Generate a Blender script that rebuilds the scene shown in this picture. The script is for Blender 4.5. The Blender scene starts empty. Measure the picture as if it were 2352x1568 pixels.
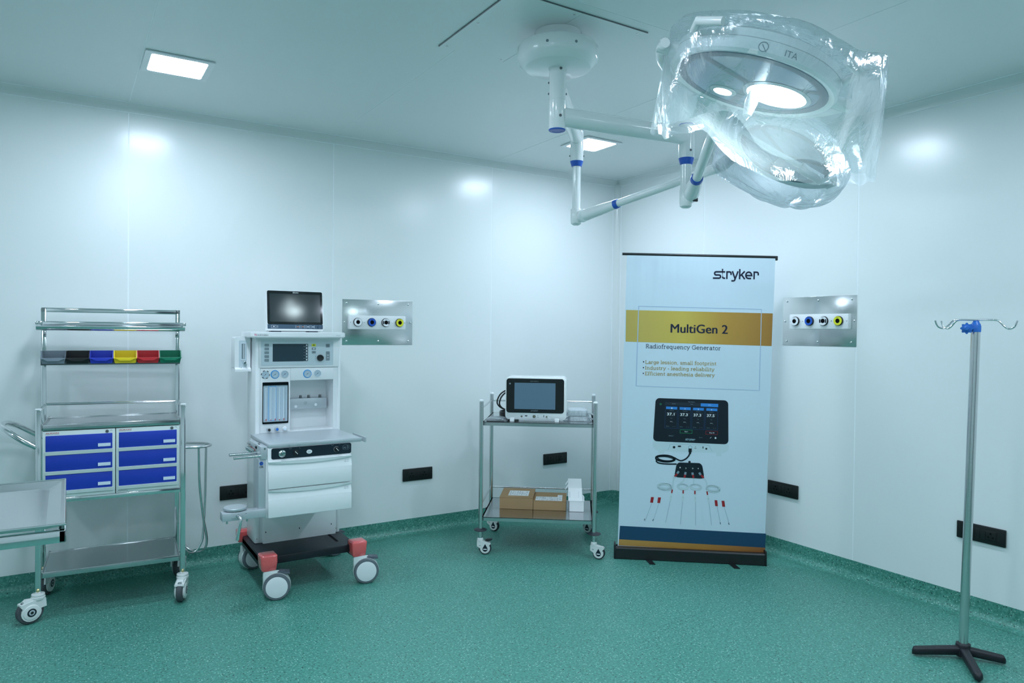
import bpy, bmesh, math, random
from mathutils import Vector, Matrix
random.seed(7)
S = bpy.context.scene
COL = S.collection
PI = math.pi

# ---------------------------------------------------------------- camera, world, exposure
cam_d = bpy.data.cameras.new('camera')
cam = bpy.data.objects.new('camera', cam_d)
COL.objects.link(cam)
cam_d.sensor_fit = 'HORIZONTAL'
cam_d.sensor_width = 36.0
cam_d.lens = 36.0 * 1629.312 / 2352.0
cam_d.clip_start = 0.05
yaw, pitch, roll = 1.01012, -0.01386, 0.01029
fwd = Vector((math.cos(yaw) * math.cos(pitch), math.sin(yaw) * math.cos(pitch), math.sin(pitch)))
rgt = Vector((math.sin(yaw), -math.cos(yaw), 0))
upv = rgt.cross(fwd)
r2 = rgt * math.cos(roll) + upv * math.sin(roll)
u2 = upv * math.cos(roll) - rgt * math.sin(roll)
cam.matrix_world = Matrix(((r2.x, u2.x, -fwd.x, -3.93651), (r2.y, u2.y, -fwd.y, -4.61666), (r2.z, u2.z, -fwd.z, 1.43), (0, 0, 0, 1)))
S.camera = cam
world = bpy.data.worlds.new('world')
S.world = world
world.use_nodes = True
world.node_tree.nodes['Background'].inputs[0].default_value = (0.5, 0.8, 1, 1)
world.node_tree.nodes['Background'].inputs[1].default_value = 0.0
S.view_settings.view_transform = 'Standard'
S.view_settings.look = 'None'
S.view_settings.gamma = 1.0
S.view_settings.use_curve_mapping = False
S.view_settings.exposure = 0.0
S.cycles.transparent_max_bounces = 24
S.cycles.max_bounces = 10
S.cycles.diffuse_bounces = 6
S.cycles.glossy_bounces = 5
LIGHT_RGB = (0.75, 0.865, 1.03)
LIGHT_POWER = 79.0
H = 2.705

# ---------------------------------------------------------------- materials
def mat(name, col, rough=0.5, metal=0.0, spec=0.5, coat=0.0, emit=None, estr=0.0, grain=0.0, gscale=60.0, bump=0.0, bscale=200.0, stretch=(1, 1, 1), trans=0.0, aniso=0.0):
    m = bpy.data.materials.new(name)
    m.use_nodes = True
    nt = m.node_tree
    p = nt.nodes['Principled BSDF']
    p.inputs['Base Color'].default_value = (*col, 1)
    p.inputs['Roughness'].default_value = rough
    p.inputs['Metallic'].default_value = metal
    p.inputs['Specular IOR Level'].default_value = spec
    p.inputs['Coat Weight'].default_value = coat
    p.inputs['Coat Roughness'].default_value = 0.08
    p.inputs['Transmission Weight'].default_value = trans
    if emit:
        p.inputs['Emission Color'].default_value = (*emit, 1)
        p.inputs['Emission Strength'].default_value = estr
    geo = nt.nodes.new('ShaderNodeNewGeometry')
    mp = nt.nodes.new('ShaderNodeMapping')
    mp.inputs['Scale'].default_value = stretch
    nt.links.new(geo.outputs['Position'], mp.inputs['Vector'])
    if grain > 0:
        n = nt.nodes.new('ShaderNodeTexNoise')
        n.inputs['Scale'].default_value = gscale
        n.inputs['Detail'].default_value = 3
        nt.links.new(mp.outputs[0], n.inputs['Vector'])
        mr = nt.nodes.new('ShaderNodeMapRange')
        mr.inputs['To Min'].default_value = max(0.02, rough - grain)
        mr.inputs['To Max'].default_value = rough + grain
        nt.links.new(n.outputs['Fac'], mr.inputs['Value'])
        nt.links.new(mr.outputs[0], p.inputs['Roughness'])
    if bump > 0:
        n2 = nt.nodes.new('ShaderNodeTexNoise')
        n2.inputs['Scale'].default_value = bscale
        n2.inputs['Detail'].default_value = 2
        nt.links.new(mp.outputs[0], n2.inputs['Vector'])
        b = nt.nodes.new('ShaderNodeBump')
        b.inputs['Strength'].default_value = bump
        b.inputs['Distance'].default_value = 0.002
        nt.links.new(n2.outputs['Fac'], b.inputs['Height'])
        nt.links.new(b.outputs[0], p.inputs['Normal'])
    return m

def vinyl_mat():
    m = mat('green_vinyl', (0.07, 0.29, 0.23), 0.38, spec=0.4, bump=0.08, bscale=350)
    nt = m.node_tree
    p = nt.nodes['Principled BSDF']
    geo = nt.nodes.new('ShaderNodeNewGeometry')
    base = nt.nodes.new('ShaderNodeTexNoise')
    base.inputs['Scale'].default_value = 95
    base.inputs['Detail'].default_value = 2
    nt.links.new(geo.outputs['Position'], base.inputs['Vector'])
    rb = nt.nodes.new('ShaderNodeValToRGB')
    rb.color_ramp.elements[0].position = 0.36
    rb.color_ramp.elements[0].color = (0.047, 0.205, 0.160, 1)
    rb.color_ramp.elements[1].position = 0.66
    rb.color_ramp.elements[1].color = (0.098, 0.330, 0.268, 1)
    nt.links.new(base.outputs['Fac'], rb.inputs['Fac'])
    prev = rb.outputs['Color']
    for sc, thr, share, colr in ((105, 0.30, 0.72, (0.27, 0.52, 0.45)), (80, 0.27, 0.80, (0.018, 0.070, 0.060)), (150, 0.30, 0.80, (0.03, 0.13, 0.105))):
        v = nt.nodes.new('ShaderNodeTexVoronoi')
        v.inputs['Scale'].default_value = sc
        nt.links.new(geo.outputs['Position'], v.inputs['Vector'])
        lt = nt.nodes.new('ShaderNodeMath')
        lt.operation = 'LESS_THAN'
        lt.inputs[1].default_value = thr
        nt.links.new(v.outputs['Distance'], lt.inputs[0])
        sep = nt.nodes.new('ShaderNodeSeparateColor')
        nt.links.new(v.outputs['Color'], sep.inputs[0])
        gt = nt.nodes.new('ShaderNodeMath')
        gt.operation = 'GREATER_THAN'
        gt.inputs[1].default_value = share
        nt.links.new(sep.outputs[0], gt.inputs[0])
        mul = nt.nodes.new('ShaderNodeMath')
        mul.operation = 'MULTIPLY'
        nt.links.new(lt.outputs[0], mul.inputs[0])
        nt.links.new(gt.outputs[0], mul.inputs[1])
        mx = nt.nodes.new('ShaderNodeMix')
        mx.data_type = 'RGBA'
        nt.links.new(mul.outputs[0], mx.inputs['Factor'])
        nt.links.new(prev, mx.inputs['A'])
        mx.inputs['B'].default_value = (*colr, 1)
        prev = mx.outputs['Result']
    nt.links.new(prev, p.inputs['Base Color'])
    return m

def film_mat(name, haze=0.22, gloss=0.16, bstr=0.6, bscale=22.0, tint=(0.93, 0.98, 1.0)):
    """thin clear polythene: mostly see-through, a little milky, with crumpled highlights"""
    m = bpy.data.materials.new(name)
    m.use_nodes = True
    nt = m.node_tree
    for n in list(nt.nodes):
        if n.type != 'OUTPUT_MATERIAL':
            nt.nodes.remove(n)
    out = nt.nodes['Material Output']
    geo = nt.nodes.new('ShaderNodeNewGeometry')
    mp = nt.nodes.new('ShaderNodeMapping')
    mp.inputs['Scale'].default_value = (1.0, 1.0, 0.45)
    nt.links.new(geo.outputs['Position'], mp.inputs['Vector'])
    n1 = nt.nodes.new('ShaderNodeTexNoise')
    n1.inputs['Scale'].default_value = bscale
    n1.inputs['Detail'].default_value = 5
    n1.inputs['Distortion'].default_value = 1.2
    nt.links.new(mp.outputs[0], n1.inputs['Vector'])
    b = nt.nodes.new('ShaderNodeBump')
    b.inputs['Strength'].default_value = bstr
    b.inputs['Distance'].default_value = 0.012
    nt.links.new(n1.outputs['Fac'], b.inputs['Height'])
    tr = nt.nodes.new('ShaderNodeBsdfTransparent')
    tr.inputs[0].default_value = (*tint, 1)
    df = nt.nodes.new('ShaderNodeBsdfTranslucent')
    df.inputs[0].default_value = (0.85, 0.92, 0.95, 1)
    d2 = nt.nodes.new('ShaderNodeBsdfDiffuse')
    d2.inputs[0].default_value = (0.85, 0.92, 0.95, 1)
    nt.links.new(b.outputs[0], df.inputs['Normal'])
    nt.links.new(b.outputs[0], d2.inputs['Normal'])
    gl = nt.nodes.new('ShaderNodeBsdfGlossy')
    gl.inputs['Roughness'].default_value = 0.12
    nt.links.new(b.outputs[0], gl.inputs['Normal'])
    md = nt.nodes.new('ShaderNodeMixShader')
    md.inputs[0].default_value = 0.5
    nt.links.new(df.outputs[0], md.inputs[1])
    nt.links.new(d2.outputs[0], md.inputs[2])
    lw = nt.nodes.new('ShaderNodeLayerWeight')
    lw.inputs['Blend'].default_value = 0.35
    nt.links.new(b.outputs[0], lw.inputs['Normal'])
    hz = nt.nodes.new('ShaderNodeMapRange')
    hz.inputs['To Min'].default_value = haze * 0.7
    hz.inputs['To Max'].default_value = min(0.9, haze * 2.6)
    nt.links.new(lw.outputs['Facing'], hz.inputs['Value'])
    m1 = nt.nodes.new('ShaderNodeMixShader')
    nt.links.new(hz.outputs[0], m1.inputs[0])
    nt.links.new(tr.outputs[0], m1.inputs[1])
    nt.links.new(md.outputs[0], m1.inputs[2])
    fz = nt.nodes.new('ShaderNodeMapRange')
    fz.inputs['To Min'].default_value = gloss * 0.6
    fz.inputs['To Max'].default_value = min(0.9, gloss * 3)
    nt.links.new(lw.outputs['Fresnel'], fz.inputs['Value'])
    m2 = nt.nodes.new('ShaderNodeMixShader')
    nt.links.new(fz.outputs[0], m2.inputs[0])
    nt.links.new(m1.outputs[0], m2.inputs[1])
    nt.links.new(gl.outputs[0], m2.inputs[2])
    nt.links.new(m2.outputs[0], out.inputs['Surface'])
    return m

def banner_mat(name, col, ramp=None):
    """printed glossy polyester: long soft creases running down the sheet"""
    m = mat(name, col, 0.30, spec=0.45)
    nt = m.node_tree
    p = nt.nodes['Principled BSDF']
    tc = nt.nodes.new('ShaderNodeTexCoord')
    mp = nt.nodes.new('ShaderNodeMapping')
    mp.inputs['Scale'].default_value = (13.0, 13.0, 0.8)
    mp.inputs['Rotation'].default_value = (0, 0.06, 0)
    nt.links.new(tc.outputs['Object'], mp.inputs['Vector'])
    n = nt.nodes.new('ShaderNodeTexNoise')
    n.inputs['Scale'].default_value = 1.0
    n.inputs['Detail'].default_value = 1.5
    n.inputs['Distortion'].default_value = 0.4
    nt.links.new(mp.outputs[0], n.inputs['Vector'])
    sx = nt.nodes.new('ShaderNodeSeparateXYZ')
    nt.links.new(tc.outputs['Object'], sx.inputs[0])
    mr = nt.nodes.new('ShaderNodeMapRange')
    mr.inputs['From Min'].default_value = 1.15
    mr.inputs['From Max'].default_value = 1.9
    mr.inputs['To Min'].default_value = 0.10
    mr.inputs['To Max'].default_value = 0.85
    nt.links.new(sx.outputs['Z'], mr.inputs['Value'])
    b = nt.nodes.new('ShaderNodeBump')
    b.inputs['Distance'].default_value = 0.010
    nt.links.new(mr.outputs[0], b.inputs['Strength'])
    nt.links.new(n.outputs['Fac'], b.inputs['Height'])
    nt.links.new(b.outputs[0], p.inputs['Normal'])
    if ramp:
        rp = nt.nodes.new('ShaderNodeValToRGB')
        while len(rp.color_ramp.elements) < len(ramp):
            rp.color_ramp.elements.new(0.5)
        for e, (pos, c) in zip(rp.color_ramp.elements, ramp):
            e.position = pos
            e.color = (*c, 1)
        nt.links.new(sx.outputs['X'], rp.inputs['Fac'])
        nt.links.new(rp.outputs['Color'], p.inputs['Base Color'])
    return m

M = {}
M['panel'] = mat('coated_wall_panel', (0.80, 0.845, 0.84), 0.24, spec=0.5, grain=0.03, gscale=9)
M['ceil'] = mat('coated_ceiling_panel', (0.78, 0.825, 0.82), 0.33, spec=0.4, grain=0.03, gscale=9)
M['seal'] = mat('white_sealant', (0.90, 0.95, 0.97), 0.35)
M['cove'] = mat('aluminium_cove', (0.76, 0.80, 0.79), 0.22, spec=0.5, grain=0.02, gscale=20)
M['vinyl'] = vinyl_mat()
M['door'] = mat('unseen_door_dark', (0.06, 0.08, 0.10), 0.4)
M['diffuser'] = mat('lit_diffuser', (0.9, 0.9, 0.9), 0.5, emit=LIGHT_RGB, estr=LIGHT_POWER)
M['white'] = mat('white_enamel', (0.84, 0.865, 0.875), 0.30, spec=0.5, grain=0.03, gscale=40)
M['gloss'] = mat('gloss_white_enamel', (0.84, 0.87, 0.87), 0.13, spec=0.6, grain=0.02, gscale=30)
M['offw'] = mat('grey_white_enamel', (0.66, 0.74, 0.72), 0.35, grain=0.03)
M['pale'] = mat('pale_blue_membrane', (0.57, 0.66, 0.70), 0.42)
M['silver'] = mat('silver_paint', (0.52, 0.57, 0.60), 0.34, metal=0.35, grain=0.04, gscale=80)
M['steel'] = mat('brushed_steel', (0.66, 0.675, 0.68), 0.22, metal=1.0, grain=0.05, gscale=120, bump=0.05, bscale=220, stretch=(0.06, 0.06, 1))
M['plate'] = mat('satin_steel_plate', (0.70, 0.72, 0.72), 0.20, metal=1.0, grain=0.04, gscale=160, bump=0.05, bscale=300, stretch=(0.05, 0.05, 1))
M['shelf'] = mat('steel_sheet', (0.56, 0.575, 0.585), 0.16, metal=1.0, grain=0.04, gscale=60)
M['chrome'] = mat('polished_steel', (0.76, 0.775, 0.785), 0.09, metal=1.0, grain=0.03, gscale=30)
M['darksteel'] = mat('dull_steel_rail', (0.18, 0.19, 0.20), 0.35, metal=0.8)
M['brass'] = mat('brass_bolt', (0.62, 0.52, 0.28), 0.3, metal=1.0)
M['black'] = mat('black_plastic', (0.010, 0.012, 0.014), 0.35, grain=0.05)
M['socket'] = mat('black_socket_plastic', (0.008, 0.011, 0.011), 0.42, spec=0.35, grain=0.04)
M['hole'] = mat('dark_hole', (0.002, 0.002, 0.003), 0.7, spec=0.1)
M['base'] = mat('black_powder_coat', (0.012, 0.016, 0.022), 0.42, spec=0.35, grain=0.05, gscale=90, bump=0.1, bscale=500)
M['iron'] = mat('black_cast_iron', (0.010, 0.011, 0.016), 0.5, bump=0.3, bscale=160)
M['rubber'] = mat('grey_rubber', (0.075, 0.085, 0.095), 0.6)
M['tyre'] = mat('mid_grey_tyre', (0.13, 0.16, 0.18), 0.55)
M['bumper'] = mat('dark_bumper_rubber', (0.025, 0.03, 0.04), 0.5)
M['caster'] = mat('white_caster_nylon', (0.72, 0.76, 0.74), 0.32)
M['grey'] = mat('grey_key_plastic', (0.22, 0.28, 0.31), 0.4)
M['pedal'] = mat('grey_pedal_plastic', (0.11, 0.13, 0.16), 0.45)
M['navy'] = mat('dark_navy_panel', (0.008, 0.018, 0.030), 0.34, spec=0.4)
M['screen'] = mat('dark_lcd', (0.020, 0.048, 0.066), 0.28, spec=0.5)
M['glass'] = mat('black_screen_glass', (0.003, 0.007, 0.008), 0.06, spec=0.5)
M['lcd'] = mat('grey_lcd', (0.022, 0.034, 0.036), 0.10, spec=0.5)
M['lcd2'] = mat('pale_blue_lcd', (0.11, 0.19, 0.27), 0.10, spec=0.9)
M['strip'] = mat('blue_grey_strip', (0.040, 0.085, 0.135), 0.35)
M['blue'] = mat('blue_drawer_laminate', (0.012, 0.045, 0.42), 0.38, spec=0.4, grain=0.03)
M['ring'] = mat('blue_ring_plastic', (0.015, 0.10, 0.50), 0.35)
M['knobblue'] = mat('bright_blue_plastic', (0.02, 0.16, 0.58), 0.35)
M['ltblue'] = mat('light_blue_print', (0.05, 0.36, 0.76), 0.4)
M['red'] = mat('red_print', (0.55, 0.03, 0.04), 0.45)
M['pink'] = mat('pink_print', (0.75, 0.12, 0.25), 0.45)
M['ink'] = mat('dark_print', (0.012, 0.016, 0.030), 0.45)
M['greyink'] = mat('grey_print', (0.20, 0.25, 0.28), 0.45)
M['whiteink'] = mat('white_print', (0.82, 0.86, 0.88), 0.45)
M['orange'] = mat('orange_print', (0.75, 0.28, 0.12), 0.45)
M['yellow'] = mat('yellow_plastic', (0.80, 0.78, 0.03), 0.35)
M['label'] = mat('label_card', (0.68, 0.78, 0.86), 0.4)
M['foam'] = mat('red_foam_wrap', (0.80, 0.11, 0.11), 0.20, spec=0.8, coat=0.7, bump=0.9, bscale=45)
M['board'] = mat('brown_cardboard', (0.40, 0.255, 0.13), 0.75, spec=0.2, bump=0.12, bscale=90, grain=0.05)
M['carton'] = mat('white_carton', (0.86, 0.88, 0.88), 0.45, spec=0.3)
M['paper'] = mat('label_paper', (0.78, 0.80, 0.80), 0.6)
M['cable'] = mat('black_cable', (0.008, 0.010, 0.010), 0.38)
M['foil'] = mat('silver_foil', (0.60, 0.62, 0.64), 0.25, metal=1.0, bump=0.8, bscale=80)
M['film'] = film_mat('clear_polythene', 0.17, 0.13, 0.8, 17.0)
M['film2'] = film_mat('thin_clear_polythene', 0.20, 0.15, 0.8, 40.0)
M['wrap'] = film_mat('crinkled_wrap', 0.30, 0.22, 0.9, 60.0)
M['acryl'] = mat('clear_scale_tube', (0.70, 0.80, 0.85), 0.12, spec=0.7)
M['scale'] = mat('scale_plate', (0.50, 0.62, 0.70), 0.25, spec=0.6)
M['lampface'] = mat('lamp_lens_plate', (0.20, 0.29, 0.40), 0.15, spec=0.7, bump=0.3, bscale=120)
M['lamplit'] = mat('lit_lamp_lens', (0.9, 0.9, 0.9), 0.3, emit=(0.80, 0.95, 1.0), estr=55.0)
M['canvas'] = banner_mat('banner_white', (0.62, 0.75, 0.83))
M['b_navy'] = banner_mat('banner_navy', (0.012, 0.058, 0.125))
M['b_gold'] = banner_mat('banner_gold', (0.55, 0.38, 0.08), ramp=((0.06, (0.52, 0.40, 0.10)), (0.42, (0.62, 0.47, 0.09)), (0.66, (0.50, 0.29, 0.055)), (0.95, (0.38, 0.19, 0.04))))
M['b_orange'] = banner_mat('banner_orange', (0.45, 0.22, 0.05), ramp=((0.05, (0.50, 0.28, 0.07)), (0.55, (0.42, 0.20, 0.04)), (0.95, (0.28, 0.10, 0.03))))
M['b_ink'] = banner_mat('banner_ink', (0.010, 0.013, 0.040))
M['b_text'] = banner_mat('banner_gold_text', (0.46, 0.38, 0.17))
M['b_edge'] = banner_mat('banner_soft_edge', (0.40, 0.53, 0.70))
M['b_dark'] = banner_mat('banner_screen_black', (0.004, 0.009, 0.018))
M['b_body'] = banner_mat('banner_device_white', (0.56, 0.70, 0.74))
M['b_line'] = banner_mat('banner_device_line', (0.28, 0.45, 0.52))
M['b_blue'] = banner_mat('banner_bright_blue', (0.035, 0.25, 0.68))
M['b_dim'] = banner_mat('banner_dim_blue', (0.010, 0.045, 0.12))
M['b_tab'] = banner_mat('banner_tab', (0.016, 0.026, 0.042))
M['b_white'] = banner_mat('banner_white_ink', (0.80, 0.86, 0.88))
M['b_grey'] = banner_mat('banner_grey_ink', (0.22, 0.32, 0.38))
M['b_red'] = banner_mat('banner_red', (0.36, 0.018, 0.025))
M['b_green'] = banner_mat('banner_green', (0.02, 0.30, 0.12))
M['b_cord'] = banner_mat('banner_white_cord', (0.58, 0.72, 0.75))
M['b_shade'] = banner_mat('banner_cord_grey', (0.32, 0.46, 0.53))

# ---------------------------------------------------------------- mesh builder
class MB:
    def __init__(s):
        s.v = []; s.f = []; s.mi = []
    def add(s, vs, fs, m=0):
        o = len(s.v)
        s.v.extend([tuple(p) for p in vs])
        for f in fs:
            s.f.append([i + o for i in f]); s.mi.append(m)
        return s
    def box(s, x0, x1, y0, y1, z0, z1, m=0):
        v = [(x, y, z) for x in (x0, x1) for y in (y0, y1) for z in (z0, z1)]
        return s.add(v, [(0, 1, 3, 2), (4, 6, 7, 5), (0, 4, 5, 1), (2, 3, 7, 6), (0, 2, 6, 4), (1, 5, 7, 3)], m)
    def rbox(s, x0, x1, y0, y1, z0, z1, r=0.004, m=0, seg=2):
        bm = bmesh.new()
        bmesh.ops.create_cube(bm, size=1.0)
        for v in bm.verts:
            v.co = Vector(((x0 + x1) / 2 + v.co.x * (x1 - x0), (y0 + y1) / 2 + v.co.y * (y1 - y0), (z0 + z1) / 2 + v.co.z * (z1 - z0)))
        r = min(r, 0.49 * min(abs(x1 - x0), abs(y1 - y0), abs(z1 - z0)))
        bmesh.ops.bevel(bm, geom=list(bm.edges), offset=r, segments=seg, profile=0.5, affect='EDGES')
        bm.verts.index_update()
        s.add([v.co.copy() for v in bm.verts], [[v.index for v in f.verts] for f in bm.faces], m)
        bm.free()
        return s
    def cyl(s, p0, p1, r0, r1=None, n=20, m=0, caps=True):
        r1 = r0 if r1 is None else r1
        p0 = Vector(p0); p1 = Vector(p1)
        a = (p1 - p0).normalized()
        t = Vector((0, 0, 1)) if abs(a.z) < 0.9 else Vector((1, 0, 0))
        e1 = a.cross(t).normalized(); e2 = a.cross(e1)
        vs = []
        for p, r in ((p0, r0), (p1, r1)):
            for i in range(n):
                th = 2 * PI * i / n
                vs.append(p + e1 * (r * math.cos(th)) + e2 * (r * math.sin(th)))
        fs = [(i, (i + 1) % n, n + (i + 1) % n, n + i) for i in range(n)]
        if caps:
            fs += [tuple(range(n))[::-1], tuple(range(n, 2 * n))]
        return s.add(vs, fs, m)
    def lathe(s, o, axis, prof, n=28, m=0):
        """prof: (radius, distance along axis)"""
        o = Vector(o); a = Vector(axis).normalized()
        t = Vector((0, 0, 1)) if abs(a.z) < 0.9 else Vector((1, 0, 0))
        e1 = a.cross(t).normalized(); e2 = a.cross(e1)
        vs = []
        for r, d in prof:
            for i in range(n):
                th = 2 * PI * i / n
                vs.append(o + a * d + e1 * (max(r, 1e-5) * math.cos(th)) + e2 * (max(r, 1e-5) * math.sin(th)))
        fs = []
        for k in range(len(prof) - 1):
            fs += [(k * n + i, k * n + (i + 1) % n, (k + 1) * n + (i + 1) % n, (k + 1) * n + i) for i in range(n)]
        fs += [tuple(range(n))[::-1], tuple(range((len(prof) - 1) * n, len(prof) * n))]
        return s.add(vs, fs, m)
    def tube(s, pts, r, n=10, m=0, closed=False):
        P = [Vector(p) for p in pts]
        k = len(P)
        R = r if isinstance(r, (list, tuple)) else [r] * k
        tang = []
        for i in range(k):
            a = P[(i - 1) % k] if (closed or i > 0) else P[i]
            b = P[(i + 1) % k] if (closed or i < k - 1) else P[i]
            tang.append((b - a).normalized())
        t0 = tang[0]
        ref = Vector((0, 0, 1)) if abs(t0.z) < 0.9 else Vector((1, 0, 0))
        nrm = (ref - t0 * ref.dot(t0)).normalized()
        vs = []
        for i in range(k):
            nrm = (nrm - tang[i] * nrm.dot(tang[i])).normalized()
            bn = tang[i].cross(nrm)
            for j in range(n):
                th = 2 * PI * j / n
                vs.append(P[i] + nrm * (R[i] * math.cos(th)) + bn * (R[i] * math.sin(th)))
        fs = []
        for i in range(k if closed else k - 1):
            i2 = (i + 1) % k
            fs += [(i * n + j, i * n + (j + 1) % n, i2 * n + (j + 1) % n, i2 * n + j) for j in range(n)]
        if not closed:
            fs += [tuple(range(n))[::-1], tuple(range((k - 1) * n, k * n))]
        return s.add(vs, fs, m)
    def prism(s, poly, d0, d1, plane='xz', m=0):
        def put(a, b, d):
            return (a, d, b) if plane == 'xz' else ((a, b, d) if plane == 'xy' else (d, a, b))
        n = len(poly)
        vs = [put(a, b, d0) for a, b in poly] + [put(a, b, d1) for a, b in poly]
        fs = [(i, (i + 1) % n, n + (i + 1) % n, n + i) for i in range(n)] + [tuple(range(n))[::-1], tuple(range(n, 2 * n))]
        return s.add(vs, fs, m)
    def ringprism(s, outer, inner, d0, d1, plane='xz', m=0):
        def put(a, b, d):
            return (a, d, b) if plane == 'xz' else ((a, b, d) if plane == 'xy' else (d, a, b))
        n = len(outer)
        vs = [put(a, b, d) for d in (d0, d1) for pl in (outer, inner) for a, b in pl]
        fs = []
        for i in range(n):
            j = (i + 1) % n
            fs += [(i, j, n + j, n + i), (2 * n + i, 3 * n + i, 3 * n + j, 2 * n + j), (i, 2 * n + i, 2 * n + j, j), (n + i, n + j, 3 * n + j, 3 * n + i)]
        return s.add(vs, fs, m)
    def grid(s, fn, nu, nv, m=0, closed_u=False):
        vs = [fn(i / nu, j / nv) for j in range(nv + 1) for i in range(nu if closed_u else nu + 1)]
        w = nu if closed_u else nu + 1
        fs = []
        for j in range(nv):
            for i in range(nu):
                i2 = (i + 1) % w
                fs.append((j * w + i, j * w + i2, (j + 1) * w + i2, (j + 1) * w + i))
        return s.add(vs, fs, m)
    def build(s, name, mats, parent=None, loc=None, rot=None, smooth=True, ang=38, label=None, recalc=True):
        me = bpy.data.meshes.new(name)
        me.from_pydata([tuple(p) for p in s.v], [], s.f)
        if not isinstance(mats, (list, tuple)):
            mats = [mats]
        for q in mats:
            me.materials.append(M[q])
        me.polygons.foreach_set('material_index', s.mi)
        if recalc:
            bm = bmesh.new(); bm.from_mesh(me)
            bmesh.ops.recalc_face_normals(bm, faces=list(bm.faces))
            bm.to_mesh(me); bm.free()
        if smooth:
            me.polygons.foreach_set('use_smooth', [True] * len(me.polygons))
            me.set_sharp_from_angle(angle=math.radians(ang))
        me.update()
        o = bpy.data.objects.new(name, me)
        COL.objects.link(o)
        if parent is not None:
            o.parent = parent
        if loc is not None:
            o.location = loc
        if rot is not None:
            o.rotation_euler = rot
        if label:
            o['label'] = label
        return o

def tag(o, label, cat, group=None):
    o['label'] = label; o['category'] = cat
    if group:
        o['group'] = group
    return o

def struct(o):
    o['kind'] = 'structure'
    return o

def thing(name, label, cat, loc=(0, 0, 0), yaw=0.0, group=None, parent=None):
    o = bpy.data.objects.new(name, None)
    COL.objects.link(o)
    o.empty_display_size = 0.05
    o.location = loc
    o.rotation_euler = (0, 0, yaw)
    return tag(o, label, cat, group)

def rr(x0, x1, z0, z1, r, n=5):
    """rounded rectangle outline"""
    out = []
    for cx, cz, a0 in ((x1 - r, z1 - r, 0), (x0 + r, z1 - r, PI / 2), (x0 + r, z0 + r, PI), (x1 - r, z0 + r, 1.5 * PI)):
        for i in range(n + 1):
            a = a0 + (PI / 2) * i / n
            out.append((cx + r * math.cos(a), cz + r * math.sin(a)))
    return out

def circ(cx, cz, r, n=24, r2=None):
    r2 = r if r2 is None else r2
    return [(cx + r * math.cos(2 * PI * i / n), cz + r2 * math.sin(2 * PI * i / n)) for i in range(n)]

def spline(pts, k=6):
    """Catmull-Rom through pts"""
    P = [Vector(p) for p in pts]
    P = [P[0] * 2 - P[1]] + P + [P[-1] * 2 - P[-2]]
    out = []
    for i in range(1, len(P) - 2):
        a, b, c, d = P[i - 1], P[i], P[i + 1], P[i + 2]
        for j in range(k):
            t = j / k
            out.append(0.5 * ((2 * b) + (c - a) * t + (2 * a - 5 * b + 4 * c - d) * t * t + (3 * b - a - 3 * c + d) * t ** 3))
    out.append(P[-2])
    return out

_tc = {}
def glyphs(body, bold=0.0):
    key = (body, bold)
    if key not in _tc:
        cu = bpy.data.curves.new('glyphs', 'FONT')
        cu.body = body; cu.size = 1.0; cu.offset = bold; cu.resolution_u = 3
        ob = bpy.data.objects.new('glyphs', cu)
        COL.objects.link(ob)
        dg = bpy.context.evaluated_depsgraph_get()
        me = bpy.data.meshes.new_from_object(ob.evaluated_get(dg))
        vs = [(v.co.x, v.co.y) for v in me.vertices]
        fs = [tuple(p.vertices) for p in me.polygons]
        bpy.data.objects.remove(ob); bpy.data.meshes.remove(me); bpy.data.curves.remove(cu)
        _tc[key] = (vs, fs)
    return _tc[key]

def fit(vs, a, b, h, put, shear=0.0):
    """2D glyph points -> baseline a..b, height h (of the tallest glyph), through put(x, z)"""
    x0 = min(v[0] for v in vs); x1 = max(v[0] for v in vs); y1 = max(v[1] for v in vs)
    dx, dz = b[0] - a[0], b[1] - a[1]
    L = math.hypot(dx, dz)
    ux, uz = dx / L, dz / L
    out = []
    for x, y in vs:
        s = (x - x0) / (x1 - x0) * L
        t = y / y1 * h
        s += shear * t
        out.append(put(a[0] + ux * s - uz * t, a[1] + uz * s + ux * t))
    return out

def text(mb, body, a, b, h, put, m=0, bold=0.0, shear=0.0):
    vs, fs = glyphs(body, bold)
    mb.add(fit(vs, a, b, h, put, shear), fs, m)

def strokes(paths, w, cap=False):
    """thick polylines -> 2D verts, faces"""
    vs = []; fs = []
    for p in paths:
        n = len(p)
        o = len(vs)
        for i in range(n):
            a = p[max(i - 1, 0)]; b = p[min(i + 1, n - 1)]
            if 0 < i < n - 1:
                d1 = Vector((p[i][0] - a[0], p[i][1] - a[1])).normalized()
                d2 = Vector((b[0] - p[i][0], b[1] - p[i][1])).normalized()
                d = (d1 + d2).normalized()
                k = 1.0 / max(0.5, (d.dot(d1)))
            else:
                d = Vector((b[0] - a[0], b[1] - a[1])).normalized(); k = 1.0
            nx, ny = -d.y * w / 2 * k, d.x * w / 2 * k
            vs += [(p[i][0] + nx, p[i][1] + ny), (p[i][0] - nx, p[i][1] - ny)]
        for i in range(n - 1):
            fs.append((o + 2 * i, o + 2 * i + 1, o + 2 * i + 3, o + 2 * i + 2))
    return vs, fs

def arc(cx, cy, rx, ry, a0, a1, n=9):
    return [(cx + rx * math.cos(math.radians(a0 + (a1 - a0) * i / n)), cy + ry * math.sin(math.radians(a0 + (a1 - a0) * i / n))) for i in range(n + 1)]

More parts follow.
